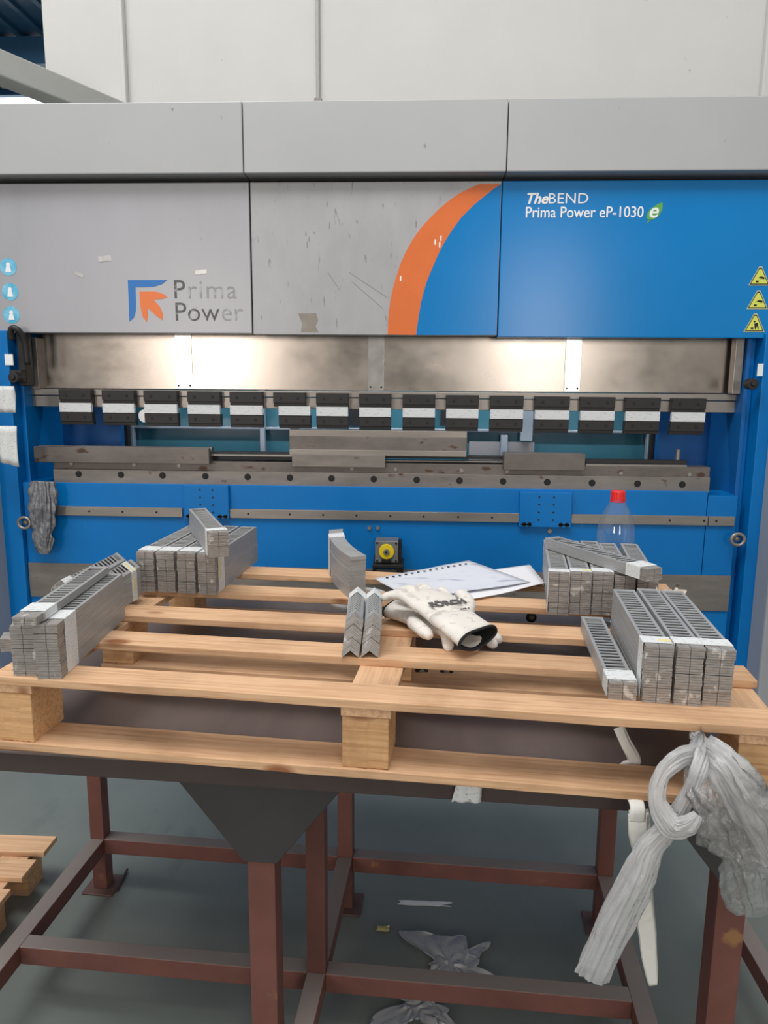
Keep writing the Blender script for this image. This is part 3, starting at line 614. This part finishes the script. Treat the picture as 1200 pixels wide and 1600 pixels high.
for (px_, py_, Y_) in ((412, 1450, 1.385), (1137, 1450, 1.385)):
    q = legpos(px_, py_, 0, Y_)
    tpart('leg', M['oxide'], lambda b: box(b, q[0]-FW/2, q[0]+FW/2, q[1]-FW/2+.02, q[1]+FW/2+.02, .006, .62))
    tpart('foot_plate', M['oxide_dark'], lambda b: box(b, q[0]-.06, q[0]+.06, q[1]-.04, q[1]+.08, 0, .006))
    tpart('gusset_plate', M['gusset'], lambda b: prism(b, [(q[0]-.185, TZ-.052), (min(q[0]+.185, .83), TZ-.052), (q[0]+.035, .62), (q[0]-.035, .62)], q[1]-.016, q[1]-.008))
    tpart('gusset_plate', M['gusset'], lambda b: (prism(b, [(q[1]-.008, .62), (q[1]+.05, .62), (q[1]+.17, TZ-.052), (q[1]-.008, TZ-.052)], q[0]+.028, q[0]+.036, 'X')))
# a loose low frame to the right of the table
LF = thing('low_steel_frame', 'low red oxide steel frame standing on the floor behind right front table leg', 'frame')
p0 = atZ(1200, 1530, .18)
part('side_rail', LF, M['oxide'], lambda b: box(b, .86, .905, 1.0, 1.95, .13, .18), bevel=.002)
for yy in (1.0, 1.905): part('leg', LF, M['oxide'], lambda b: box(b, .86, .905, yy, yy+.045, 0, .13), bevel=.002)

# ------------------------------------------------------------------ pallets
pa = R(-5.2); PO = Vector((-.094, 1.284, 0)); rotP = Matrix.Rotation(pa, 4, 'Z')
def PL(x, y, z): return PO + (rotP @ Vector((x, y, 0))) + Vector((0, 0, z))
PT = thing('wooden_pallet', 'large pale pine pallet with wide gaps lying on the steel table', 'pallet')
def ppart(name, x0, x1, y0, y1, z0, z1, m_=None, seed=0, par=PT, O=PO, rm=rotP, ang=pa, bow=0.):
    bm = bmesh.new(); rnd = random.Random(seed)
    alongx = (x1-x0) > (y1-y0) or name == 'block'; n = 14
    # boards subdivided and slightly uneven
    def jit(s): return (rnd.random()-.5)*s
    rows = []
    for i in range(n+1):
        t = i/n; j1, j2, j3, j4 = jit(.0016), jit(.0016), jit(.002), jit(.002)
        if alongx:
            x = x0+(x1-x0)*t; pts = [(x, y0+j1, z0+j3), (x, y1+j2, z0+j3), (x, y1+j2, z1+j4*.3), (x, y0+j1, z1+j4*.3)]
        else:
            y = y0+(y1-y0)*t; pts = [(x0+j1, y, z0), (x0+j1, y, z1), (x1+j2, y, z1), (x1+j2, y, z0)]
        rows.append([bm.verts.new(p) for p in pts])
    for a, b_ in zip(rows, rows[1:]):
        for k in range(4): bm.faces.new([a[k], a[(k+1) % 4], b_[(k+1) % 4], b_[k]])
    bm.faces.new(rows[0]); bm.faces.new(rows[-1][::-1])
    if not alongx:   # keep the grain running along local x
        for v in bm.verts: v.co = Vector((v.co.y, -v.co.x, v.co.z))
    o = obj(name, bm, m_ or M['wood'], par, bevel=.0018)
    c = Vector(o['_c'])
    if not alongx: c = Vector((-c.y, c.x, c.z))
    o.location = O + rm @ c; o.rotation_euler = (0, 0, ang + (0 if alongx else R(90))); return o
ZT = 1.022; TH = .0175
XLp, XRp = -.757, .745
ys = [(-.002, .077), (.2106, .2935), (.404, .494), (.634, .722), (.8476, .940)]
for k, (a, b_) in enumerate(ys): ppart('deck_board', XLp, XRp + (0, .012, -.01, .008, 0)[k], a, b_, ZT-TH, ZT, seed=k)
xblk = [(-.757, -.673), (-.043, .045), (.660, .745)]
for k, (a, b_) in enumerate(xblk): ppart('stringer_board', a-.002, b_+.004, 0.002, .938, ZT-2*TH-.0004, ZT-TH-.0004, seed=20+k)
yblk = [(.004, .112), (.43, .52), (.838, .936)]
n = 0
for (a, b_) in xblk:
    for (c, d) in yblk:
        ppart('block', a, b_, c, d, TZ+.0185, ZT-2*TH-.001, M['wood_end'], seed=40+n); n += 1
for k, (c, d) in enumerate(((-.001, .098), (.42, .53), (.84, .94))): ppart('bottom_board', XLp, XRp, c, d, TZ+.0005, TZ+.018, seed=60+k)

# small pallet on the floor at the left
P2 = thing('wooden_pallet', 'low wooden pallet lying on the floor at the left edge', 'pallet')
O2 = Vector((-1.155, 1.83, 0)); r2 = Matrix.Rotation(0, 4, 'Z')
for k, (y0, dx) in enumerate(((.215, .0), (.095, -.005), (-.04, -.01), (-.18, 0), (-.32, 0))):
    ppart('deck_board', -1.0+dx, dx, y0, y0+.085, .126, .144, seed=80+k, par=P2, O=O2, rm=r2, ang=0)
for k, x in enumerate((-.12, -.55, -.98)): ppart('stringer_board', x-.02, x+.07, -.32, .30, .108, .1255, seed=90+k, par=P2, O=O2, rm=r2, ang=0)
for k, x in enumerate((-.12, -.55, -.98)):
    for y in (-.3, -.02, .2): ppart('block', x-.02, x+.07, y, y+.09, .0185, .1075, M['wood_end'], seed=100+k, par=P2, O=O2, rm=r2, ang=0)
for k, y in enumerate((-.3, -.02, .2)): ppart('bottom_board', -1.0, -.05, y, y+.09, 0, .018, seed=110+k, par=P2, O=O2, rm=r2, ang=0)

# ------------------------------------------------------------------ bundles of slotted strips
def bundle(label, P, yawdeg, L=.40, Wd=.049, H=.11, z=ZT, layers=22, seed=0, bendx=0., band=(.02, .055), band_mat='band', fold=False, tilt=0., slots=True, group='bundles of slotted strips on the pallet', pitch=.0175, yellow=False, shear=0., lean=0.):
    """P = front centre (x,y); local +y runs away from the viewer"""
    rnd = random.Random(seed)
    root = thing('strip_bundle', label, 'metal strips', (P[0], P[1], z), -R(yawdeg), group)
    def bend(v, ex=0.):
        t = v.y/L; x = v.x + bendx*(t*t); zz = v.z; yy = v.y
        if fold: zz = v.z + .85*(Wd/2-abs(v.x)); yy = v.y - shear*(1-v.z/H); x += -lean*(1-v.z/H)
        return Vector((x, yy, zz + tilt*v.y))
    def seg(b, x0, x1, y0, y1, z0, z1, n=1, mi=0):
        prev = None; fs = []
        cx = [x0, x1] if not (fold and x0 < 0 < x1) else [x0, 0, x1]
        for i in range(n+1):
            y = y0+(y1-y0)*i/n
            ring = [b.verts.new(bend(Vector((x, y, z0)))) for x in cx] + [b.verts.new(bend(Vector((x, y, z1)))) for x in cx[::-1]]
            if prev:
                m_ = len(ring)
                for k in range(m_): fs.append(b.faces.new([prev[k], prev[(k+1) % m_], ring[(k+1) % m_], ring[k]]))
            else: fs.append(b.faces.new(ring[::-1]))
            prev = ring
        fs.append(b.faces.new(prev))
        for f in fs: f.material_index = mi
    nb = 10 if bendx else 1
    def stack(b):
        lh = H/layers; gx = gy = 0
        for k in range(layers):
            if k % 6 == 0: gx = rnd.uniform(-.0009, .0009); gy = rnd.uniform(-.003, .003)
            jx = gx + rnd.uniform(-.0004, .0004); jy = gy + rnd.uniform(-.0008, .0008)
            z0 = k*lh + .0002; z1 = (k+1)*lh - .00025
            if not slots:
                seg(b, -Wd/2+jx, Wd/2+jx, jy, L+jy, z0, z1, nb); continue
            rw = .0065
            seg(b, -Wd/2+jx, -Wd/2+rw+jx, jy+.03, L+jy-.015, z0, z1, nb)
            seg(b, Wd/2-rw+jx, Wd/2+jx, jy+.03, L+jy-.015, z0, z1, nb)
            seg(b, -Wd/2+jx, Wd/2+jx, L+jy-.015, L+jy, z0, z1)
        if slots:
            nr = int((L-.05-.02)/pitch)
            for i in range(nr):
                y = .052 + i*pitch
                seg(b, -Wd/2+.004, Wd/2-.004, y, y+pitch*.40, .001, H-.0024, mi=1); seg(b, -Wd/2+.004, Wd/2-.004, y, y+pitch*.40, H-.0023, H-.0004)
            seg(b, -Wd/2+.0045, Wd/2-.0045, .0305, .05, .001, H-.0008)
    so = part('strip_stack', root, [M['galv'], M['slot_side']], stack)
    def ends(b):
        lh = H/layers; gx = gy = 0; r2_ = random.Random(seed+5)
        for k in range(layers):
            if k % 6 == 0: gx = r2_.uniform(-.0012, .0012); gy = r2_.uniform(-.003, .002)
            jx = gx + r2_.uniform(-.0006, .0006); jy = gy + r2_.uniform(-.001, .001)
            z0 = k*lh+.0002; z1 = (k+1)*lh-.0003
            if k % 6 == 0 and k: z0 += .0008
            if fold: seg(b, -Wd/2+jx, Wd/2+jx, jy, .0305, z0, z1)
            else: seg(b, -Wd/2+jx, -.0005, jy, .0302, z0, z1); seg(b, .0005, Wd/2+jx, jy, .0302, z0, z1)
    if slots: part('strip_ends', root, M['galv_dark'], ends)
    if band:
        y0, y1 = band; e = .0016
        def bd(b):
            seg(b, -Wd/2-e, Wd/2+e, y0, y1, H+.0004, H+.0018)
            seg(b, -Wd/2-e-.0004, -Wd/2-e+.0009, y0, y1, .001, H+.001)
            seg(b, Wd/2+e-.0009, Wd/2+e+.0004, y0, y1, .001, H+.001)
        o = part('paper_band', root, M[band_mat], bd)
        if yellow:
            part('yellow_tape', o, M['band_y'], lambda b: (seg(b, -.004+Wd/2*.3, Wd/2+e, y0+.008, y0+.018, H+.0019, H+.0024), seg(b, Wd/2+e+.0004, Wd/2+e+.0010, y0+.008, y0+.018, H*.35, H*.8)))
    return root
d2 = lambda p, q: None
# right front group (three tall, one low)
bundle('tall slotted steel bundle, left one of the three by the right front corner', (.442, 1.304), 5.7, .388, .049, .109, seed=1, yellow=True)
bundle('tall slotted steel bundle in the middle of the three by the right front corner', (.4965, 1.300), 5.7, .395, .047, .110, seed=2)
bundle('tall slotted steel bundle outermost of the three at the right pallet end', (.549, 1.297), 5.7, .392, .049, .109, seed=3)
bundle('low slotted steel bundle lying left of the three tall right bundles', (.384, 1.316), 4.6, .395, .050, .034, layers=7, seed=4, band=(.012, .06))
# right rear group
qs = [(.358, 1.832, .402, 'leftmost of five at the right rear beside the drawings'), (.413, 1.834, .400, 'second from left of the five bundles at the right rear'), (.468, 1.832, .398, 'middle one of the five bundles at right rear'), (.5235, 1.834, .395, 'fourth bundle from left in the right rear row before the bottle'), (.579, 1.832, .398, 'rightmost of the five bundles in the right rear row')]
for k, (x, y, L_, lb) in enumerate(qs): bundle('grey slotted strip bundle, '+lb, (x, y), (7.2, 7.2, 7.2, 7.2, 8.6)[k], L_, .0495, .110 if k < 3 else .104, seed=10+k, band=((.004, .03), (.008, .036), (.012, .05), (.02, .05), (.02, .05))[k], yellow=(k == 1))
bundle('slotted strip bundle lying diagonally on top of the right rear row', (.572, 1.762), -27.5, .40, .050, .030, z=ZT+.112, layers=6, seed=20, band=(.022, .07))
# left rear group
ls = [(-.752, 1.955, 'leftmost of the four bundles in the left rear row'), (-.697, 1.954, 'second from left of the four bundles in the left rear row'), (-.640, 1.952, 'third from left of the four left rear bundles'), (-.577, 1.944, 'rightmost of four at left rear, yellow tape on band')]
ls[1] = (-.6945,)+ls[1][1:]; ls[2] = (-.6365,)+ls[2][1:]
for k, (x, y, lb) in enumerate(ls): bundle('dull grey slotted bundle, '+lb, (x, y), 4.0, .40, .0500, .114, seed=30+k, band=(.02, .068), yellow=(k == 3))
bundle('slotted steel bundle lying crosswise on top of the left rear row', (-.530, 1.905), -24.5, .40, .052, .068, z=ZT+.116, layers=14, seed=40, band=(.022, .052))
# left front group
bundle('slotted steel bundle at the left front corner, outer one of the pair', (-.772, 1.352), -3.8, .376, .047, .105, seed=50, band=(.03, .06))
bundle('slotted steel bundle at the left front corner with wide printed paper band', (-.719, 1.342), -3.8, .385, .047, .113, seed=51, band=(.03, .085))
bundle('thin slotted bundle lying on top of the left front pair', (-.748, 1.322), -4.0, .40, .046, .017, z=ZT+.1155, layers=4, seed=52, band=(.035, .09))
# two folded bundles behind the left front pair
bundle('folded grey strip bundle behind the left front pair, nearer the machine frame', (-.858, 1.69), 2.5, .30, .050, .082, seed=60, fold=True, band=(.0, .04))
bundle('folded grey strip bundle squeezed between left front pair and left rear row', (-.785, 1.745), 2, .18, .050, .080, seed=61, fold=True, band=(.12, .15), yellow=True)
# centre: bowed bundle and a folded pair
bundle('tall bowed bundle of steel strips in the centre rear with white band at back', (-.160, 1.935), -27, .37, .046, .118, layers=26, seed=70, bendx=.075, slots=False, band=(.25, .305))
bundle('folded slotted bundle in the pallet centre, left one of the pair', (-.134, 1.525), -3.0, .235, .037, .068, layers=16, seed=71, fold=True, shear=.03, lean=.008, band=(.185, .225), pitch=.017)
bundle('folded slotted bundle in the pallet centre, right one of the pair beside gloves', (-.093, 1.529), -3.0, .235, .037, .066, layers=16, seed=72, fold=True, shear=.03, lean=.008, band=(.182, .222), pitch=.017)
bundle('short strip bundle lying on the pallet at the far left edge', (-.90, 1.50), 70, .16, .045, .03, layers=6, seed=73, band=(.03, .06))

# ------------------------------------------------------------------ paper drawings
def sheet(label, corners, m_, bumpz=.003, seed=0, n=14, curl=None):
    bm = bmesh.new(); A, B, Cc, D = [Vector(c) for c in corners]   # A left-back, B right-back, C right-front, D left-front
    g = []
    for j in range(n+1):
        row = []
        for i in range(n+1):
            u, v = i/n, j/n
            p = (A*(1-u)+B*u)*(1-v)+(D*(1-u)+Cc*u)*v
            p = p + Vector((0, 0, bumpz*(1+noise.noise(Vector((u*3+seed, v*3, seed))))))
            if curl: p.z += curl(u, v)
            row.append(bm.verts.new(p))
        g.append(row)
    for j in range(n):
        for i in range(n): bm.faces.new([g[j][i], g[j][i+1], g[j+1][i+1], g[j+1][i]])
    o = obj('paper_sheet', bm, m_, None, smooth=True); s = o.modifiers.new('s', 'SOLIDIFY'); s.thickness = .0008
    tag(o, label, 'paper', 'paper drawings on the pallet'); return o
sheet('white printed sheet under the drawing, curling up at its right edge', [atZ(640, 905, 1.024), atZ(828, 886, 1.026), atZ(851, 915, 1.032), atZ(708, 944, 1.024)], M['sheet_white'], seed=5, curl=lambda u, v: .012*max(0, u-.6))
sh = sheet('large bluish technical drawing sheet lying behind the gloves', [atZ(585, 905, 1.030), atZ(732, 877, 1.046), atZ(829, 911, 1.036), atZ(640, 938, 1.030)], M['sheet'], seed=1)
A_, B_ = atZ(600, 902, 1.036), atZ(732, 879, 1.050)
def dash(b):
    for k in range(14):
        p = A_.lerp(B_, (k+.5)/14); box(b, p.x-.004, p.x+.004, p.y-.012, p.y-.008, p.z-.001, p.z+.0012)
part('printed_marks', sh, M['blackhole'], dash)
# ------------------------------------------------------------------ gloves
def glove(label, loc, rx, ry, rz, seed=0, curl=.25, name_txt=True, mirror=1, flare=True):
    root = thing('work_glove', label, 'glove', loc, 0, 'pair of leather work gloves')
    root.rotation_euler = (rx, ry, rz); root.scale = (1.12, 1.12, 1.12)
    bm = bmesh.new()
    def chain(pts, rad, flat=.62): tube(bm, pts, rad, n=14, flat=flat, sub=5, fl_axis=(0, 0, 1))
    m_ = mirror
    # palm and wrist
    chain([(0, .055, .016), (0, .09, .018), (0, .13, .020), (0, .165, .018), (0, .178, .014)], [.052, .053, .056, .052, .044], .36)
    f = [(-.040, .155, .066, .0135), (-.014, .168, .078, .0145), (.013, .166, .072, .0145), (.038, .152, .056, .0130)]
    for k, (x, y, l, r_) in enumerate(f):
        x *= m_*1.08; sp_ = x*.6
        c = curl*(1+.3*math.sin(k*2+seed))
        chain([(x, y-.03, .018), (x+sp_*.2, y+l*.3, .022), (x+sp_*.6, y+l*.65, .022-l*c*.35), (x+sp_, y+l*.9, .018-l*c*.8), (x+sp_*1.05, y+l, .012-l*c*.9)], [r_, r_*1.08, r_, r_*.95, r_*.45], .8)
    chain([(.035*m_, .075, .018), (.060*m_, .10, .022), (.076*m_, .128, .024), (.084*m_, .158, .020), (.085*m_, .172, .016)], [.018, .0185, .016, .015, .007], .8)
    body = obj('glove_body', bm, M['leather'], root, smooth=True)
    rm = body.modifiers.new('r', 'REMESH'); rm.mode = 'VOXEL'; rm.voxel_size = .0035; rm.use_smooth_shade = True
    s = body.modifiers.new('sm', 'SMOOTH'); s.iterations = 4; s.factor = .5
    # cuff: open flared tube
    bm = bmesh.new(); n = 40; rows = []
    for (y, w_, h_) in ((.075, .050, .017), (.055, .050, .018), (.03, .050, .018), (.0, .051, .019), (-.02, .053, .021)):
        rows.append([bm.verts.new((w_*math.cos(2*math.pi*i/n), y + .012*math.cos(2*math.pi*i/n)*(1 if y < .02 else 0), .018+h_*math.sin(2*math.pi*i/n)*(1+.12*math.sin(3*2*math.pi*i/n+seed)))) for i in range(n)])
    for a, b_ in zip(rows, rows[1:]):
        for i in range(n): bm.faces.new([a[i], a[(i+1) % n], b_[(i+1) % n], b_[i]])
    edge = [v.co.copy() for v in rows[-1]]
    cf = obj('cuff', bm, M['leather'], root, smooth=True); sd = cf.modifiers.new('s', 'SOLIDIFY'); sd.thickness = .0016; sd.offset = 1
    bm = bmesh.new(); rows = []
    for (y, sc_) in ((-.0195, .985), (.0, .93), (.03, .86), (.055, .7), (.058, .02)):
        rows.append([bm.verts.new((e.x*sc_, e.y+.02+y, .018+(e.z-.018)*sc_)) for e in edge])
    for a, b_ in zip(rows, rows[1:]):
        for i in range(n): bm.faces.new([a[i], a[(i+1) % n], b_[(i+1) % n], b_[i]])
    ln = obj('lining', bm, M['knit'], root, smooth=True)
    bm = bmesh.new(); k = len(edge)
    tube(bm, [e for e in edge]+[edge[0], edge[1]], .0028, n=8)
    obj('cuff_trim', bm, M['knit'], root, smooth=True)
    if name_txt:
        rotm = Matrix(((1, 0, 0), (0, 1, 0), (0, 0, 1)))
        text_part('glove_print', 'FÖRCH', root, M['ink2'], -.040, .086, .0385, .026, depth=.0012, bold=.0006, rot=rotm)
        text_part('glove_print', 'mod. 4', root, M['ink2'], .012, .060, .0385, .008, depth=.0008, rot=rotm)
    return root
glove('soiled white leather glove lying on top with black lettering and open cuff', (.118, 1.548, 1.046), R(10), R(2), R(33), seed=0)
glove('soiled white leather glove underneath, its black lined cuff to the left', (-.034, 1.772, 1.024), R(-1), R(-4), R(-136), seed=2, name_txt=False, mirror=1)

# ------------------------------------------------------------------ bottle
BT = thing('plastic_bottle', 'empty clear plastic bottle with a red cap behind the right rear bundles', 'bottle', (.617, 2.298, TZ))
prof = [(.0, .004), (.042, .0), (.052, .006), (.056, .02), (.054, .06), (.056, .10), (.054, .14), (.056, .18), (.0565, .235), (.058, .27), (.055, .300), (.047, .330), (.036, .355), (.024, .375), (.019, .385), (.019, .40)]
bm = bmesh.new(); lathe(bm, prof, n=48); o = obj('bottle_body', bm, M['clear'], BT, smooth=True)
bm = bmesh.new(); lathe(bm, [(.0, .412), (.019, .412), (.0215, .409), (.0225, .385), (.0225, .383), (.0195, .383)], n=48, ribs=.02); obj('cap', bm, M['red'], BT)
bm = bmesh.new(); torus(bm, (0, 0, .379), .0215, .0022, 'Z'); obj('neck_ring', bm, M['red'], BT, smooth=True)
# ------------------------------------------------------------------ tape loop, scraps
bm = bmesh.new(); n = 48; rows = []
cx, cy, cz = -.178, 2.215, .935
for i in range(n):
    a = 2*math.pi*i/n
    u_ = .092*math.cos(a); v_ = .10*math.sin(a)
    rows.append([bm.verts.new((cx+u_, cy+v_, cz-.010)), bm.verts.new((cx+u_, cy+v_, cz+.012))])
for i in range(n): bm.faces.new([rows[i][0], rows[(i+1) % n][0], rows[(i+1) % n][1], rows[i][1]])
lp = obj('tape_loop', bm, M['band'], None, smooth=True); lp.modifiers.new('s', 'SOLIDIFY').thickness = .0015
tag(lp, 'loop of white printed tape standing below the boards beside the bowed bundle', 'tape')
def scrap(name, label, cat, p, sx, sy, m_, seed, h=.004, n=8):
    bm = bmesh.new(); g = []
    for j in range(n+1):
        row = []
        for i in range(n+1):
            u, v = i/n-.5, j/n-.5; k = 1+(.5 if n < 20 else 1.5)*noise.noise(Vector((u*3.5+seed, v*3.5, 1)))
            row.append(bm.verts.new((p[0]+u*sx*k, p[1]+v*sy*k, p[2]+h*(.4+abs(noise.noise(Vector((u*(5 if n < 20 else 7)+seed, v*(5 if n < 20 else 5), seed)))))*2)))
        g.append(row)
    for j in range(n):
        for i in range(n): bm.faces.new([g[j][i], g[j][i+1], g[j+1][i+1], g[j+1][i]])
    o = obj(name, bm, m_, None, smooth=(n > 4)); o.modifiers.new('s', 'SOLIDIFY').thickness = .0006
    return tag(o, label, cat)
scrap('film_scrap', 'crumpled clear film scrap on the floor behind the middle stretcher', 'plastic film', atZ(705, 1510, 0), .16, .15, M['film'], 3, .007, 44)
scrap('film_scrap', 'crumpled clear film scrap on the floor in front of the middle stretcher', 'plastic film', atZ(655, 1572, 0), .14, .13, M['film'], 8, .007, 44)
scrap('paper_scrap', 'flat white paper sliver on the dark floor under the table centre', 'paper', atZ(661, 1412, 0), .16, .02, M['sheet_white'], 2, .0015)
scrap('yellow_scrap', 'tiny yellowish scrap on the floor below the table', 'scrap', atZ(599, 1453, 0), .035, .02, M['band_y'], 6, .004)
scrap('beige_wrapping', 'crumpled beige paper lump behind the right front bundles', 'paper', (.600, 1.735, ZT+.062), .065, .05, mat('beige_paper', srgb(214, 200, 184), .7), 4, .02)
bm = bmesh.new(); tube(bm, [atZ(182, 1392, .005), atZ(199, 1358, .008)], .004)
tag(obj('steel_rod', bm, M['rim'], None), 'short dark rod on the floor beside the left rear table leg', 'rod')
bm = bmesh.new(); q = PL(.03, .30, 0)
tube(bm, [(.185, 1.905, ZT-.030), (.205, 1.885, ZT-.034)], .006, n=14); mk = atZ(760, 958, .96)
for v in bm.verts: v.co += Vector((mk.x-.195, mk.y-1.895, TZ+.008-ZT+.032))
tag(obj('red_marker', bm, M['red'], None), 'small red marker lying between the boards right of the gloves', 'marker')
# casters of a small trolley part lying under the boards
for k, (x, y, lb) in enumerate(((659, 1051, 'small round steel roller under the boards below the gloves, left one'), (698, 1052, 'small round steel roller under the boards below the gloves, right one'), (830, 966, 'small steel roller beneath the drawings at the right'))):
    p = atZ(x, y, TZ+.014)
    t = thing('steel_roller', lb, 'roller', (p.x, p.y, TZ+.017))
    bm = bmesh.new(); torus(bm, (0, 0, 0), .017-.006, .006, 'Y'); obj('tyre', bm, M['black'], t, smooth=True)
    bm = bmesh.new(); cyl(bm, (0, -.007, 0), .008, .014, 'Y', 16); obj('hub', bm, M['steel_light'], t, bevel=.001)
# paper label hanging on table rim
p0 = TL(.245, -.004, 0)
bm = bmesh.new(); n = 8; a = atY(706, 1230, 1.295); c = atY(752, 1256, 1.295); g = []
for j in range(n+1): g.append([bm.verts.new((a.x+(c.x-a.x)*i/n + .008*(1-j/n)*(1 if i == 0 else 0), 1.290+.003*math.sin(i*1.7)+.001*j, a.z+.01+(c.z-a.z-.01)*j/n)) for i in range(n+1)])
for j in range(n):
    for i in range(n): bm.faces.new([g[j][i], g[j][i+1], g[j+1][i+1], g[j+1][i]])
o = obj('torn_label', bm, M['band'], None, smooth=True); o.modifiers.new('s', 'SOLIDIFY').thickness = .0006
tag(o, 'torn pale label hanging from the table edge under the pallet', 'label')

# ------------------------------------------------------------------ stretch film and strap on the right
FY = 1.165
def A(x, y, Y=FY): return atY(x, y, Y)
TF = thing('stretch_film', 'knotted clear stretch film hanging from the right end of the pallet', 'plastic film')
def pipe(name, pts, rad, seed, flat=.6, n=110, wr=.22, sub=14, mm='film'):
    bm = bmesh.new(); tube(bm, pts, [r_/900 for r_ in rad], n=n, flat=flat, wr=wr, sub=sub, seed=seed, cap=False)
    o = obj(name, bm, M[mm], TF, smooth=True); return o
pipe('film_loop', [A(1092, 1150, 1.235), A(1092, 1172, 1.20), A(1062, 1184, 1.17), A(1034, 1212, 1.16), A(1027, 1252, 1.15), A(1050, 1288, 1.14), A(1074, 1288, 1.13), A(1090, 1272, 1.13)], [15, 17, 14, 12, 13, 18, 15, 6], 1)
pipe('film_tail', [A(1096, 1160, 1.22), A(1096, 1195, 1.16), A(1078, 1240, 1.155), A(1045, 1292, 1.16), A(1015, 1325, 1.16), A(997, 1370, 1.16), A(962, 1440, 1.17), A(925, 1525, 1.18)], [18, 14, 12, 16, 20, 24, 27, 27], 5, flat=.5)
pipe('film_sheet', [A(1095, 1152, 1.235), A(1104, 1180, 1.18), A(1130, 1220, 1.15), A(1152, 1270, 1.14), A(1170, 1320, 1.14), A(1182, 1370, 1.14), A(1190, 1425, 1.15)], [16, 26, 46, 54, 50, 44, 32], 9, flat=.25, wr=.5, mm='film_thin')
pipe('film_sheet', [A(1100, 1165, 1.2), A(1128, 1190, 1.16), A(1160, 1235, 1.145), A(1192, 1290, 1.14), A(1220, 1345, 1.14)], [16, 22, 28, 26, 20], 13, flat=.3, wr=.4)
bm = bmesh.new()
yF = PL(.42, -.001, 0).y
xq = (rotP.inverted() @ (A(998, 1224, yF-.01)-PO)).x
pts = [A(968, 1136, yF+.12), A(978, 1160, yF+.11), A(992, 1190, yF+.10), PL(xq-.004, .10, TZ+.003), PL(xq-.002, .05, TZ+.0005), PL(xq, -.012, TZ-.001), PL(xq, -.018, TZ-.03), A(998, 1268, yF-.02), A(1000, 1300, yF-.025), A(1004, 1350, yF-.02), A(1004, 1400, yF-.015), A(1010, 1460, yF-.01), A(1014, 1505, yF-.01), A(1020, 1540, yF-.01)]
tube(bm, pts, [x/850 for x in (9, 9, 10, 11, 12, 12, 12, 13, 14, 12, 15, 15, 12, 6)], n=20, flat=.10, wr=.3, sub=6, side=(1, 0, 0))
tag(obj('white_strap', bm, M['strapw'], None, smooth=True), 'frayed white strap hanging from the pallet left of the clear film', 'strap')

for o in bpy.data.objects:
    if '_c' in o: del o['_c']
